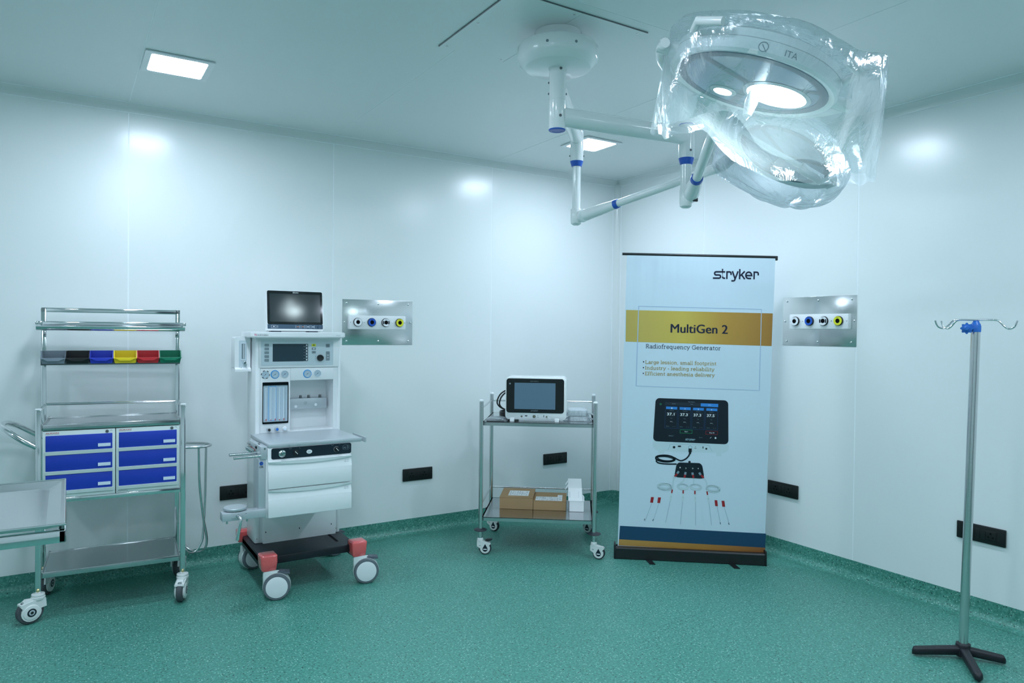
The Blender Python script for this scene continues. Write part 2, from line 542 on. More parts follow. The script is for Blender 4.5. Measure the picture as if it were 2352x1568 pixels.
def stryker(mb, a, b, h, put, m=0, w=0.20):
    """the maker's wordmark as strokes; x-height 1, ascender 1.28"""
    A = arc
    L = [[(-0.20, 0.10), (0.62, 0.10)] + A(0.62, 0.30, 0.20, 0.20, -90, 90, 8) + [(0.22, 0.50)] + A(0.22, 0.70, 0.20, 0.20, 270, 90, 8) + [(1.42, 0.90)],
         [(1.06, 1.28), (1.06, 0.34)] + A(1.28, 0.34, 0.22, 0.24, 180, 270, 6) + [(1.44, 0.10)],
         [(1.66, 0.0), (1.66, 0.90), (1.98, 0.90)] + A(1.98, 0.70, 0.22, 0.20, 90, 0, 6) + [(2.20, 0.52)],
         [(2.36, 1.0), (2.76, 0.02)],
         [(3.12, 1.0), (2.74, 0.0)] + A(2.54, 0.02, 0.20, 0.24, -10, -90, 5) + [(2.26, -0.22)],
         [(3.34, 0.0), (3.34, 1.28)], [(4.0, 1.0), (3.48, 0.48), (3.40, 0.44)], [(3.56, 0.60), (4.02, 0.0)],
         [(4.16, 0.47), (4.92, 0.47)] + A(4.53, 0.50, 0.38, 0.40, 0, 270, 18) + [(4.86, 0.10)],
         [(5.24, 0.0), (5.24, 0.90), (5.56, 0.90)] + A(5.56, 0.70, 0.22, 0.20, 90, 0, 6) + [(5.78, 0.50)]]
    vs, fs = strokes(L, w)
    mb.add(fit(vs, a, b, h, put), fs, m)

def serif_line(body, w=0.082):
    A = arc
    S_ = lambda x, y, r=0.085: [(x - r, y), (x + r, y)]
    o_ = lambda cx, cy, rx, ry: A(cx, cy, rx, ry, 0, 360, 16)
    stem = lambda x, y0=0.0, y1=0.5: [(x, y0), (x, y1)]
    arch = lambda x0, x1: A((x0 + x1) / 2, 0.30, (x1 - x0) / 2, 0.17, 180, 0, 8) + [(x1, 0.0)]
    g = {
     'L': (0.60, [stem(.15, 0, .7), S_(.15, .67), [(.06, .03), (.53, .03), (.53, .17)]]),
     'I': (0.34, [stem(.16, 0, .7), S_(.16, .67, .1), S_(.16, .03, .1)]),
     'E': (0.60, [stem(.15, 0, .7), [(.06, .67), (.50, .67), (.50, .54)], [(.15, .36), (.39, .36)], [(.06, .03), (.52, .03), (.52, .17)]]),
     'R': (0.64, [stem(.15, 0, .7), [(.06, .67), (.33, .67)] + A(.33, .515, .16, .155, 90, -90, 8) + [(.15, .36)], [(.31, .36), (.53, .03), (.62, .03)], S_(.15, .03)]),
     'G': (0.74, [A(.38, .35, .30, .33, 48, 318, 20), [(.44, .32), (.69, .32)], stem(.62, .04, .32), [(.60, .52), (.60, .67)]]),
     'a': (0.52, [A(.23, .15, .16, .13, 0, 360, 14), [(.41, .34), (.41, .03), (.52, .03)], A(.25, .34, .16, .14, 0, 155, 8)]),
     'b': (0.57, [stem(.13, 0, .75), [(.04, .73), (.13, .73)], o_(.31, .25, .18, .23)]),
     'c': (0.48, [A(.27, .25, .19, .23, 45, 318, 14), [(.41, .36), (.41, .47)]]),
     'd': (0.57, [o_(.25, .25, .18, .23), [(.44, .75), (.44, .03), (.54, .03)], [(.35, .73), (.44, .73)]]),
     'e': (0.52, [[(.07, .26), (.47, .26)] + A(.27, .25, .20, .23, 0, 315, 16)]),
     'f': (0.36, [[(.16, .0), (.16, .58)] + A(.28, .58, .12, .14, 180, 40, 7), [(.04, .47), (.33, .47)], S_(.16, .03, .1)]),
     'g': (0.56, [o_(.25, .27, .18, .20), [(.44, .47), (.44, -.04)] + A(.26, -.04, .18, .14, 0, -150, 9), [(.44, .47), (.54, .47)]]),
     'h': (0.60, [stem(.13, 0, .75), [(.04, .73), (.13, .73)], [(.13, .30)] + arch(.13, .46), S_(.13, .03), S_(.46, .03)]),
     'i': (0.28, [stem(.14, 0, .48), [(.05, .46), (.14, .46)], S_(.14, .03, .1), [(.09, .66), (.19, .66)]]),
     'l': (0.28, [stem(.14, 0, .75), [(.05, .73), (.14, .73)], S_(.14, .03, .1)]),
     'm': (0.88, [stem(.13, 0, .48), [(.04, .46), (.13, .46)], [(.13, .30)] + arch(.13, .43), [(.43, .30)] + arch(.43, .73), S_(.13, .03), S_(.43, .03), S_(.73, .03)]),
     'n': (0.60, [stem(.13, 0, .48), [(.04, .46), (.13, .46)], [(.13, .30)] + arch(.13, .46), S_(.13, .03), S_(.46, .03)]),
     'o': (0.55, [o_(.27, .25, .20, .23)]),
     'p': (0.58, [stem(.13, -.2, .48), [(.04, .46), (.13, .46)], o_(.31, .25, .18, .23), S_(.13, -.18)]),
     'q': (0.57, [stem(.44, -.2, .48), o_(.26, .25, .18, .23), S_(.44, -.18)]),
     'r': (0.43, [stem(.13, 0, .48), [(.04, .46), (.13, .46)], A(.29, .28, .16, .19, 170, 60, 6), S_(.13, .03, .1)]),
     's': (0.46, [A(.23, .36, .14, .115, 25, 270, 10) + A(.23, .135, .155, .11, 90, -160, 10), [(.36, .36), (.36, .46)], [(.08, .04), (.08, .14)]]),
     't': (0.37, [[(.16, .62), (.16, .14)] + A(.27, .14, .11, .11, 180, 300, 6), [(.04, .47), (.33, .47)]]),
     'u': (0.60, [[(.04, .46), (.13, .46), (.13, .18)] + A(.285, .18, .155, .15, 180, 360, 8), [(.35, .46), (.44, .46), (.44, .03), (.54, .03)]]),
     'v': (0.53, [[(.07, .47), (.265, .02), (.46, .47)], S_(.08, .46), S_(.45, .46)]),
     'y': (0.53, [[(.07, .47), (.275, .04)], [(.46, .47), (.23, -.10), (.16, -.18), (.07, -.18)], S_(.08, .46), S_(.45, .46)]),
     ',': (0.26, [[(.13, .07), (.13, .0), (.07, -.10)]]),
     '-': (0.36, [[(.06, .24), (.30, .24)]]),
     ' ': (0.28, []),
    }
    vs = []; fs = []; x = 0.0
    for ch in body:
        adv, st_ = g[ch]
        v, f = strokes(st_, w)
        o = len(vs)
        vs += [(p[0] + x, p[1]) for p in v]
        fs += [tuple(i + o for i in q) for q in f]
        x += adv
    return vs, fs

# ================================================================ room shell
RX, RY = -6.2, -6.4
floor = struct(MB().box(RX - 0.1, 0.1, RY - 0.1, 0.1, -0.06, 0).build('floor', 'vinyl', smooth=False))
GAP = 0.003
def wall(name, along, seams, sign):
    bk = MB()
    if along == 'x':
        bk.box(RX - 0.1, 0.08, 0.0012, 0.08, 0, H + 0.05)
    else:
        bk.box(0.0012, 0.08, RY - 0.1, 0.0012, 0, H + 0.05)
    w = struct(bk.build(name, 'seal', smooth=False))
    for a, b in zip(seams[:-1], seams[1:]):
        p = MB()
        if along == 'x':
            p.box(a + GAP, b - GAP, 0, 0.012, 0.0, H)
        else:
            p.box(0, 0.012, a + GAP, b - GAP, 0.0, H)
        p.build('wall_panel', 'panel', w, smooth=False)
    return w
wall('wall_left', 'x', [RX, -6.038, -4.838, -3.638, -2.443, -1.225, 0.0], 1)
wall('wall_right', 'y', [RY, -5.76, -4.56, -3.36, -2.157, -0.965, 0.0], 1)
wf = struct(MB().box(RX - 0.1, 0.08, RY - 0.08, RY, 0, H + 0.05).build('wall_front', 'panel', smooth=False))
wb = struct(MB().box(RX - 0.08, RX, RY, 0.08, 0, H + 0.05).build('wall_back', 'panel', smooth=False))
d1 = struct(MB().box(-2.15, -1.15, RY, RY + 0.05, 0, 2.1).build('unseen_door_1', 'door', smooth=False))  # unseen door, added dark so the steel picks up reflection contrast
MB().rbox(-2.09, -1.21, RY + 0.05, RY + 0.06, 0.06, 2.04, 0.004).build('unseen_door_leaf', 'door', d1)
d2 = struct(MB().box(RX, RX + 0.05, -3.4, -2.1, 0, 2.1).build('unseen_door_2', 'door', smooth=False))  # second unseen door, also added as a dark shape for steel reflections
MB().rbox(RX + 0.05, RX + 0.06, -3.34, -2.16, 0.06, 2.04, 0.004).build('unseen_door_leaf', 'door', d2)
ce = struct(MB().box(RX - 0.1, 0.08, RY - 0.1, 0.08, H + 0.0012, H + 0.06).build('ceiling', 'seal', smooth=False))
xs = [RX, -4.838, -3.638, -2.447, -1.226, -0.02, 0.0]
ys = [RY, -4.82, -2.413, 0.0]
for xa, xb in zip(xs[:-1], xs[1:]):
    for ya, yb in zip(ys[:-1], ys[1:]):
        MB().box(xa + GAP * 0.8, xb - GAP * 0.8, ya + GAP * 0.8, yb - GAP * 0.8, H, H + 0.012).build('ceiling_panel', 'ceil', ce, smooth=False)

# coved aluminium trims at ceiling and corner, with their sealant beads
CV = 0.048
def cove_profile(n=8):
    return [(CV - CV * math.sin(PI / 2 * i / n), CV - CV * math.cos(PI / 2 * i / n)) for i in range(n + 1)]
cp = cove_profile()      # (distance from wall, distance below ceiling)
pf = [(-a - 0.0005, H - b - 0.0005) for a, b in cp] + [(0.004, H + 0.004)]
t1 = struct(MB().prism(pf, RX, 0.0, 'yz').build('trim_1', 'cove', ang=25))
MB().tube([(RX, -0.001, H - CV), (-0.03, -0.001, H - CV)], 0.0028, 6).build('sealant_bead', 'seal', t1)
MB().tube([(RX, -CV, H - 0.001), (-0.05, -CV, H - 0.001)], 0.0028, 6).build('sealant_bead', 'seal', t1)
t2 = struct(MB().prism(pf, RY, 0.0, 'xz').build('trim_2', 'cove', ang=25))
MB().tube([(-0.001, RY, H - CV), (-0.001, -0.03, H - CV)], 0.0028, 6).build('sealant_bead', 'seal', t2)
MB().tube([(-CV, RY, H - 0.001), (-CV, -0.05, H - 0.001)], 0.0028, 6).build('sealant_bead', 'seal', t2)
pc = [(-a - 0.0005, -b - 0.0005) for a, b in cp] + [(0.004, 0.004)]
t3 = struct(MB().prism(pc, 0.06, H - 0.03, 'xy').build('trim_3', 'cove', ang=25))
MB().tube([(-CV, -0.001, 0.09), (-CV, -0.001, H - CV)], 0.0026, 6).build('sealant_bead', 'seal', t3)
MB().tube([(-0.001, -CV, 0.09), (-0.001, -CV, H - CV)], 0.0026, 6).build('sealant_bead', 'seal', t3)

# coved vinyl skirting
bp = [(0.0, 0.10), (-0.003, 0.10), (-0.003, 0.048)]
for i in range(1, 9):
    a = PI / 2 * i / 8
    bp.append((-0.003 - 0.047 * (1 - math.cos(a)), 0.048 - 0.047 * math.sin(a)))
bp += [(-0.075, 0.0008), (0.0, -0.001)]
b1 = struct(MB().prism(bp, RX, 0.0, 'yz').build('baseboard_left', 'vinyl', ang=30))
b2 = struct(MB().prism(bp, RY, 0.0, 'xz').build('baseboard_right', 'vinyl', ang=30))
bc = [(0.0, 0.0), (-0.075, 0.0), (-0.06, -0.014), (-0.040, -0.024), (-0.024, -0.040), (-0.014, -0.06), (0.0, -0.075)]
b3 = struct(MB().prism(bc, 0.0, 0.10, 'xy').build('baseboard_corner', 'vinyl', ang=40))

# ================================================================ ceiling lights
LIGHTS = [
 (-3.483, -0.812, 'square LED ceiling light at upper left above the steel emergency cart'),
 (-0.930, -0.812, 'square LED ceiling light partly behind the arms of the surgical lamp'),
 (-0.950, -2.035, 'square LED ceiling light hidden behind the bagged surgical lamp head'),
 (-3.483, -2.035, 'square LED ceiling light above the steel tray, outside the picture'),
 (-3.483, -3.255, 'square LED ceiling light over the middle of the room, outside the picture'),
 (-0.950, -3.950, 'square LED ceiling light above the drip stand, outside the picture'),
 (-3.483, -4.475, 'square LED ceiling light straight above the viewer, outside the picture'),
 (-0.950, -5.300, 'square LED ceiling light near the right wall behind the viewer, outside the picture'),
 (-5.40, -2.035, 'square LED ceiling light near the door wall, outside the picture'),
 (-5.40, -4.475, 'square LED ceiling light in the rear corner, outside the picture'),
]
for x, y, lb in LIGHTS:
    t = thing('ceiling_light', lb, 'light', (x, y, H), 0, 'square LED lights in the ceiling')
    MB().ringprism(rr(-.150, .150, -.150, .150, .006, 3), rr(-.122, .122, -.122, .122, .014, 3), -0.008, -0.002, 'xy').build('frame', 'white', t, ang=30)
    MB().box(-.140, .140, -.140, .140, -0.002, 0.0).build('gap_shadow', 'black', t, smooth=False)  # black fill painting the shadow in the gap behind the frame
    MB().prism(rr(-.122, .122, -.122, .122, .014, 4), -0.0055, -0.0025, 'xy').build('diffuser', 'diffuser', t, smooth=False)

# ================================================================ ceiling hatch round the lamp mount
ht = thing('ceiling_hatch', 'flush square ceiling hatch panels screwed round the lamp mount', 'ceiling panel', (0, 0, H))
for x0, x1 in ((-2.526, -2.196), (-2.194, -1.857)):
    MB().box(x0, x1, -2.350, -1.734, -0.004, -0.0005).build('hatch_panel', 'ceil', ht, smooth=False)
MB().box(-2.535, -1.85, -2.354, -2.350, -0.0045, -0.0005).box(-2.531, -2.526, -2.354, -1.734, -0.0045, -0.0005).build('shadow_gap', 'darksteel', ht, smooth=False)
for x, y in ((-2.50, -1.758), (-2.22, -1.758), (-1.885, -1.758), (-2.50, -2.04), (-1.885, -2.04), (-2.50, -2.325), (-2.22, -2.325), (-1.885, -2.325)):
    MB().lathe((x, y, -0.004), (0, 0, -1), [(0.006, 0), (0.0055, 0.0015), (0.003, 0.0025)], 10).build('screw', 'steel', ht)

# ================================================================ gas outlet plates
def outlets(label, loc, yawr, xs_, zs_, bx):
    """local frame: x along the wall (left to right as seen), -y out of the wall, z up"""
    t = thing('gas_outlet_plate', label, 'gas outlet', loc, yawr, 'medical gas outlet plates')
    w, h = 0.254, 0.153
    MB().rbox(-w, w, -0.003, 0, -h, h, 0.001).build('backing_plate', 'plate', t)
    x0, x1, z0, z1 = bx
    MB().rbox(x0, x1, -0.040, -0.003, z0, z1, 0.005).build('outlet_box', 'white', t)
    for k, (x, z) in enumerate(zip(xs_, zs_)):
        lab = ('white outlet ring', 'blue outlet ring', 'black and white outlet ring', 'yellow outlet ring')[k]
        o = MB().lathe((x, -0.040, z), (0, -1, 0), [(0.029, 0), (0.029, 0.010), (0.027, 0.012), (0.0, 0.012)], 32).build('outlet', 'black', t, label=lab.replace('ring', 'socket'))
        c1 = ('whiteink', 'ring', 'whiteink', 'yellow')[k]
        r_ = MB().ringprism(circ(x, z, 0.0265, 32), circ(x, z, 0.0135, 32), -0.0545, -0.0518).build('collar', c1, o)
        if k == 2:
            mk = MB()
            for a0, a1 in ((150, 215), (-35, 30)):
                vs, fs = strokes([arc(x, z, 0.020, 0.020, a0, a1, 8)], 0.009)
                mk.add([(p[0], -0.0549, p[1]) for p in vs], fs)
            mk.build('dark_mark', 'ink', o, smooth=False)
        MB().lathe((x, -0.050, z), (0, -1, 0), [(0.0135, 0), (0.0135, 0.005), (0.011, 0.0055), (0.011, 0.0035), (0.0, 0.0035)], 24).build('port', 'hole', o)
        tx = MB()
        for i in range(3):
            tx.box(x - 0.008 + 0.0055 * i, x - 0.004 + 0.0055 * i, -0.0549, -0.0546, z + 0.0185, z + 0.0215)
        tx.build('lettering', 'ink', o, smooth=False)
    for x in (x0 + 0.008, (xs_[0] + xs_[1]) / 2, (xs_[2] + xs_[3]) / 2 , x1 - 0.008):
        MB().lathe((x, -0.040, zs_[1]), (0, -1, 0), [(0.0035, 0), (0.0035, 0.0012), (0.002, 0.002)], 10).build('box_screw', 'steel', t)
    for x in (-0.225, 0.0, 0.222):
        for z in (-0.128, 0.128):
            MB().lathe((x, -0.003, z), (0, -1, 0), [(0.0065, 0), (0.006, 0.003), (0.003, 0.005)], 12).build('plate_screw', 'chrome', t)
    for x in (-0.238, 0.238):
        MB().lathe((x, -0.003, 0), (0, -1, 0), [(0.0065, 0), (0.006, 0.003), (0.003, 0.005)], 12).build('plate_screw', 'chrome', t)
    return t
GLC = (-2.1255, 0.0, 1.4835)
outlets('steel gas outlet plate on the left wall beside the anaesthesia machine', GLC, 0.0,
        [(-0.1617, -0.0002)[0], (-0.0631, -0.0010)[0], (0.0378, -0.0030)[0], (0.1391, -0.0036)[0]],
        [0.0] * 4, ((-0.2169, -0.0025)[0], (0.1885, 0.0038)[0], (-0.1623, -0.0484)[1], (-0.1630, 0.0450)[1]))
outlets('steel gas outlet plate on the right wall beside the pull-up banner', (0.0, -1.9065, 1.5145), -PI / 2,
        [(-0.1320, -0.0030)[0], (-0.0313, -0.0037)[0], (0.0670, -0.0035)[0], (0.1645, -0.0018)[0]],
        [0.0] * 4, ((-0.1782, -0.0069)[0], (0.2231, -0.0092)[0], (0.0266, -0.0494)[1], (0.0249, 0.0426)[1]))

# ================================================================ power sockets
def power_socket(label, loc, yawr, right_sockets):
    t = thing('power_socket', label, 'socket', loc, yawr, 'black wall power sockets')
    MB().rbox(-0.114, 0.114, -0.012, 0, -0.0435, 0.0435, 0.004).build('face_plate', 'socket', t)
    MB().rbox(-0.075, 0.075, -0.0135, -0.011, -0.026, 0.026, 0.001).build('module_frame', 'socket', t)
    def mod(cx):
        o = MB().rbox(cx - 0.0235, cx + 0.0235, -0.0150, -0.013, -0.0235, 0.0235, 0.0012).build('outlet', 'socket', t)
        h = MB()
        for dx, dz, r in ((0, 0.011, 0.0048), (-0.0105, -0.007, 0.0040), (0.0105, -0.007, 0.0040)):
            h.lathe((cx + dx, -0.0151, dz), (0, -1, 0), [(r, 0), (r, 0.0003)], 12)
        h.build('pin_hole', 'hole', o)
    def sw(cx):
        MB().rbox(cx - 0.0115, cx + 0.0115, -0.0155, -0.013, -0.0235, 0.0235, 0.0015).build('switch', 'socket', t)
    if right_sockets == 2:
        mod(-0.050); sw(-0.0135); sw(0.0115); mod(0.0485)
    else:
        mod(-0.050); sw(-0.0125); sw(0.0125); mod(0.050)
    return t
for lb, loc, yw in (
    ('black power socket on the left wall between the emergency cart and anaesthesia machine', (-3.028, 0, 0.4215), 0.0),
    ('black power socket on the left wall between the anaesthesia machine and steel trolley', (-1.822, 0, 0.4115), 0.0),
    ('black power socket on the left wall seen through the steel trolley', (-0.621, 0, 0.4180), 0.0),
    ('black power socket on the right wall beside the pull-up banner edge', (0, -1.674, 0.4265), -PI / 2),
    ('black power socket on the right wall behind the drip stand pole', (0, -2.850, 0.4300), -PI / 2)):
    power_socket(lb, loc, yw, 2)

# ================================================================ casters
def caster(parent, loc, ang, R, style, drop=0.135, name='caster'):
    """swivel caster: pivot at loc (floor level), wheel trailing along local +x turned by ang"""
    if style == 'hood':
        t = R * 0.62
        b = MB()
        b.lathe((0, 0, drop - 0.026), (0, 0, 1), [(R * 0.50, 0), (R * 0.52, 0.004), (R * 0.52, 0.012), (R * 0.46, 0.014), (R * 0.46, 0.018), (R * 0.50, 0.020), (R * 0.48, 0.026), (R * 0.2, 0.027)], 24)
        hub = (t, R)
        out = [(-R * 0.45, drop - 0.024), (R * 0.55, drop - 0.024), (t + R * 0.75, drop - 0.034), (t + R * 0.78, drop - 0.042), (t + R * 0.55, R * 1.30)]
        for i in range(13):
            a = math.radians(35 - 230 * i / 12)
            out.append((hub[0] + R * 0.74 * math.cos(a), hub[1] + R * 0.74 * math.sin(a)))
        out.append((-R * 0.50, R * 1.25))
        for sg in (-1, 1):
            b.prism(out, sg * R * 0.27, sg * R * 0.40, 'xz')
            b.lathe((hub[0], sg * R * 0.38, hub[1]), (0, sg, 0), [(R * 0.66, 0), (R * 0.60, R * 0.07), (R * 0.48, R * 0.10), (R * 0.34, R * 0.10)], 28)
        b.prism([(-R * 0.45, drop - 0.024), (R * 0.55, drop - 0.024), (t + R * 0.75, drop - 0.034), (t + R * 0.78, drop - 0.042), (t + R * 0.3, R * 2.03), (-R * 0.5, R * 1.9)], -R * 0.28, R * 0.28, 'xz')
        c = b.build(name, 'caster', parent, loc, (0, 0, ang), ang=30)
        w = MB().lathe((hub[0], -R * 0.25, hub[1]), (0, 1, 0), [(R * 0.6, 0), (R * 0.92, 0), (R, R * 0.10), (R, R * 0.40), (R * 0.92, R * 0.50), (R * 0.6, R * 0.50)], 36)
        w.build('wheel', 'rubber', c)
        for sg in (-1, 1):
            h = MB().lathe((hub[0], sg * R * 0.475, hub[1]), (0, sg, 0), [(R * 0.34, 0), (R * 0.34, R * 0.02), (R * 0.28, R * 0.03)], 24)
            h.build('hub_ring', 'navy', c)
            MB().lathe((hub[0], sg * R * 0.50, hub[1]), (0, sg, 0), [(R * 0.23, 0), (R * 0.21, R * 0.02), (R * 0.12, R * 0.02)], 20).build('bearing', 'silver', c)
            MB().lathe((hub[0], sg * R * 0.515, hub[1]), (0, sg, 0), [(R * 0.13, 0), (R * 0.10, R * 0.015)], 16).build('axle', 'black', c)
        MB().rbox(t + R * 0.15, t + R * 0.60, -R * 0.16, R * 0.16, drop - 0.033, drop - 0.0265, 0.002).build('brake_plate', 'chrome', c, rot=None)
    elif style == 'drop':
        t = R * 0.80
        b = MB()
        b.lathe((0, 0, drop - 0.022), (0, 0, 1), [(R * 0.50, 0), (R * 0.50, 0.012), (R * 0.45, 0.018), (R * 0.36, 0.022), (R * 0.1, 0.023)], 20)
        hub = (t, R)
        out = [(-R * 0.52, drop - 0.020), (R * 0.5, drop - 0.020), (t + R * 0.72, drop - 0.030), (t + R * 0.9, drop - 0.036), (t + R * 0.55, drop - 0.052)]
        for i in range(12):
            a = math.radians(25 - 205 * i / 11)
            out.append((hub[0] + R * 0.80 * math.cos(a), hub[1] + R * 0.80 * math.sin(a)))
        out.append((-R * 0.52, R * 1.35))
        for sg in (-1, 1):
            b.prism(out, sg * R * 0.26, sg * R * 0.42, 'xz')
        b.prism([(-R * 0.52, drop - 0.020), (R * 0.5, drop - 0.020), (t + R * 0.72, drop - 0.030), (t + R * 0.5, R * 2.02), (-R * 0.5, R * 1.6)], -R * 0.27, R * 0.27, 'xz')
        c = b.build(name, 'caster', parent, loc, (0, 0, ang), ang=30)
        MB().lathe((hub[0], -R * 0.24, hub[1]), (0, 1, 0), [(R * 0.6, 0), (R * 0.92, 0), (R, R * 0.12), (R, R * 0.36), (R * 0.92, R * 0.48), (R * 0.6, R * 0.48)], 32).build('wheel', 'bumper', c)
        for sg in (-1, 1):
            tear = [(hub[0] + R * 0.40 * math.cos(a), hub[1] - R * 0.10 + R * 0.40 * math.sin(a)) for a in [math.radians(150 + 240 * i / 14) for i in range(15)]] + [(hub[0], hub[1] + R * 0.72)]
            MB().prism(tear, sg * R * 0.42, sg * R * 0.445, 'xz').build('teardrop_emblem', 'navy', c, smooth=False)
            MB().box(hub[0] - R * 0.28, hub[0] + R * 0.28, min(sg * R * 0.44, sg * R * 0.452), max(sg * R * 0.44, sg * R * 0.452), hub[1] - R * 0.20, hub[1] - R * 0.05).build('emblem_lettering', 'whiteink', c, smooth=False)
            MB().lathe((-R * 0.05, sg * R * 0.42, R * 1.55), (0, sg, 0), [(R * 0.12, 0), (R * 0.08, R * 0.03)], 12).build('rivet', 'steel', c)
    elif style == 'twin':
        t = R * 0.62
        hub = (t, R)
        b = MB()
        b.rbox(-R * 0.40, t + R * 0.25, -R * 0.16, R * 0.16, R * 0.75, drop, 0.012)
        b.lathe((hub[0], -R * 0.30, hub[1]), (0, 1, 0), [(R * 1.03, 0), (R * 1.03, R * 0.60), (R * 0.5, R * 0.60)], 32)
        c = b.build(name, 'offw', parent, loc, (0, 0, ang), ang=30)
        for sg in (-1, 1):
            MB().lathe((hub[0], sg * R * 0.26, hub[1]), (0, sg, 0), [(R * 0.7, 0), (R, 0), (R * 1.0, R * 0.20), (R * 0.95, R * 0.27), (R * 0.80, R * 0.28), (R * 0.5, R * 0.28)], 40).build('tyre', 'tyre', c)
            MB().lathe((hub[0], sg * R * 0.50, hub[1]), (0, sg, 0), [(R * 0.80, 0), (R * 0.80, R * 0.055), (R * 0.76, R * 0.07), (R * 0.3, R * 0.075), (0, R * 0.075)], 40).build('hub_cap', 'white', c)
        pd = MB().prism([(t + R * 0.05, 2 * R + 0.006), (t + R * 0.25, 2 * R + 0.010), (t + R * 0.95, 2 * R + 0.002), (t + R * 0.95, 2 * R - 0.008), (t + R * 0.45, 2 * R - 0.004)], -R * 0.30, R * 0.30, 'xz')
        for i in range(4):
            pd.box(t + R * (0.55 + 0.11 * i), t + R * (0.60 + 0.11 * i), -R * 0.28, R * 0.28, 2 * R + 0.003 - 0.0012 * i, 2 * R + 0.008 - 0.0012 * i)
        pd.build('brake_pedal', 'pedal', c, smooth=False)
    return c

# ================================================================ emergency cart
CART_O = (-4.055, -0.505, 0.0)
CART_YAW = math.atan2(-0.04, 0.655)
ct = thing('emergency_cart', 'tall stainless steel emergency cart with overhead rack on casters', 'cart', CART_O, CART_YAW)
D = 0.385
for x0, y0, z1 in ((-0.010, 0.0, 1.027), (0.628, 0.0, 1.027), (-0.019, 0.362, 1.532), (0.621, 0.362, 1.532)):
    p = MB().rbox(x0, x0 + 0.024, y0, y0 + 0.024, 0.13, z1, 0.002).build('post', 'chrome' , ct)
    if y0 < 0.1:
        MB().rbox(x0 - 0.001, x0 + 0.025, y0 - 0.001, y0 + 0.025, z1, z1 + 0.006, 0.002).build('end_cap', 'white', p)
    MB().lathe((x0 + 0.012, y0, 0.152), (0, -1, 0), [(0.0085, 0), (0.0085, 0.003), (0.006, 0.006), (0.002, 0.007)], 12).build('bolt', 'brass', p)
MB().rbox(-0.019, 0.645, 0.362, 0.386, 1.508, 1.532, 0.002).build('top_bar', 'chrome', ct)
def tray_shelf(name, zb, zt, zf, m):
    s_ = MB()
    x0, x1, y0, y1 = 0.016, 0.626, 0.002, 0.384
    s_.box(x0, x1, y0, y1, zf - 0.002, zf)
    s_.rbox(x0, x1, y0, y0 + 0.018, zb, zt, 0.002)
    s_.rbox(x0, x1, y1 - 0.004, y1, zb, zf + 0.004, 0.001)
    for xa in (x0, x1 - 0.006):
        s_.rbox(xa, xa + 0.006, y0, y1, zb, zt + 0.004, 0.001)
    return s_.build(name, m, ct)
tray_shelf('top_shelf', 0.925, 0.954, 0.946, 'shelf')
tray_shelf('lower_shelf', 0.207, 0.235, 0.232, 'shelf')
cs = MB().rbox(0.016, 0.628, 0.002, 0.020, 0.569, 0.592, 0.002).box(0.016, 0.628, 0.02, 0.384, 0.585, 0.592)
cs.rbox(0.016, 0.628, 0.364, 0.384, 0.569, 0.592, 0.002)
cs.build('cabinet_shelf', 'chrome', ct)
MB().tube([(0.005, 0.374, 1.021), (0.623, 0.374, 1.015)], 0.0075, 12).build('guard_rail', 'chrome', ct)
for x in (-0.002, 0.638):
    MB().tube([(x, 0.366, 1.016), (x, 0.020, 1.010)], 0.0075, 12).build('guard_rail', 'chrome', ct)
oh = MB()
oh.grid(lambda u, v: (-0.028 + 0.690 * u, 0.245 + 0.022 * math.cos(PI + v * PI), 1.434 - 0.022 * math.sin(v * PI)), 1, 8)
oh.rbox(-0.028, 0.662, 0.222, 0.226, 1.430, 1.437, 0.001)
oh.rbox(-0.006, 0.655, 0.270, 0.350, 1.437, 1.440, 0.001)
oh.rbox(-0.006, 0.655, 0.262, 0.270, 1.437, 1.460, 0.002)
oh.rbox(-0.034, -0.004, 0.255, 0.365, 1.442, 1.460, 0.003)
oh.rbox(0.652, 0.670, 0.255, 0.365, 1.442, 1.460, 0.003)
oh.build('overhead_gutter', 'chrome', ct)
MB().rbox(-0.019, 0.645, 0.352, 0.362, 1.228, 1.304, 0.001).build('bin_rail', 'darksteel', ct)
hd = [(-0.004, 0.012, 0.845), (-0.06, 0.02, 0.878), (-0.115, 0.045, 0.918), (-0.150, 0.10, 0.940), (-0.160, 0.19, 0.947), (-0.150, 0.28, 0.940), (-0.115, 0.335, 0.918), (-0.06, 0.365, 0.878), (-0.010, 0.374, 0.845)]
MB().tube(spline(hd, 5), 0.0135, 14).build('push_handle', 'chrome', ct)
ringp = [(0.652, 0.012, 0.80)] + [(0.775 + 0.0, 0.06, 0.80)]
loop = spline([(0.652, 0.010, 0.80), (0.70, 0.000, 0.80), (0.752, 0.008, 0.80), (0.780, 0.055, 0.80), (0.765, 0.110, 0.80), (0.715, 0.150, 0.80), (0.652, 0.180, 0.80)], 6)
hl = MB().tube(loop, 0.0068, 10)
hl.build('cylinder_holder', 'steel', ct)
MB().tube(spline([(0.715, 0.002, 0.80), (0.722, 0.020, 0.60), (0.742, 0.055, 0.42), (0.764, 0.085, 0.29), (0.757, 0.105, 0.225), (0.725, 0.140, 0.200), (0.675, 0.185, 0.215), (0.648, 0.190, 0.26)], 6), 0.0062, 10).build('holder_rod', 'steel', ct)
MB().tube(spline([(0.762, 0.112, 0.80), (0.758, 0.108, 0.55), (0.748, 0.100, 0.32), (0.735, 0.098, 0.255), (0.705, 0.096, 0.215), (0.672, 0.060, 0.225), (0.650, 0.020, 0.255)], 6), 0.0062, 10).build('holder_rod', 'steel', ct)
caster(ct, (0.002, 0.012, 0), math.radians(205), 0.058, 'hood')
caster(ct, (0.640, 0.012, 0), math.radians(-105), 0.058, 'hood')
caster(ct, (-0.007, 0.374, 0), math.radians(70), 0.058, 'hood')
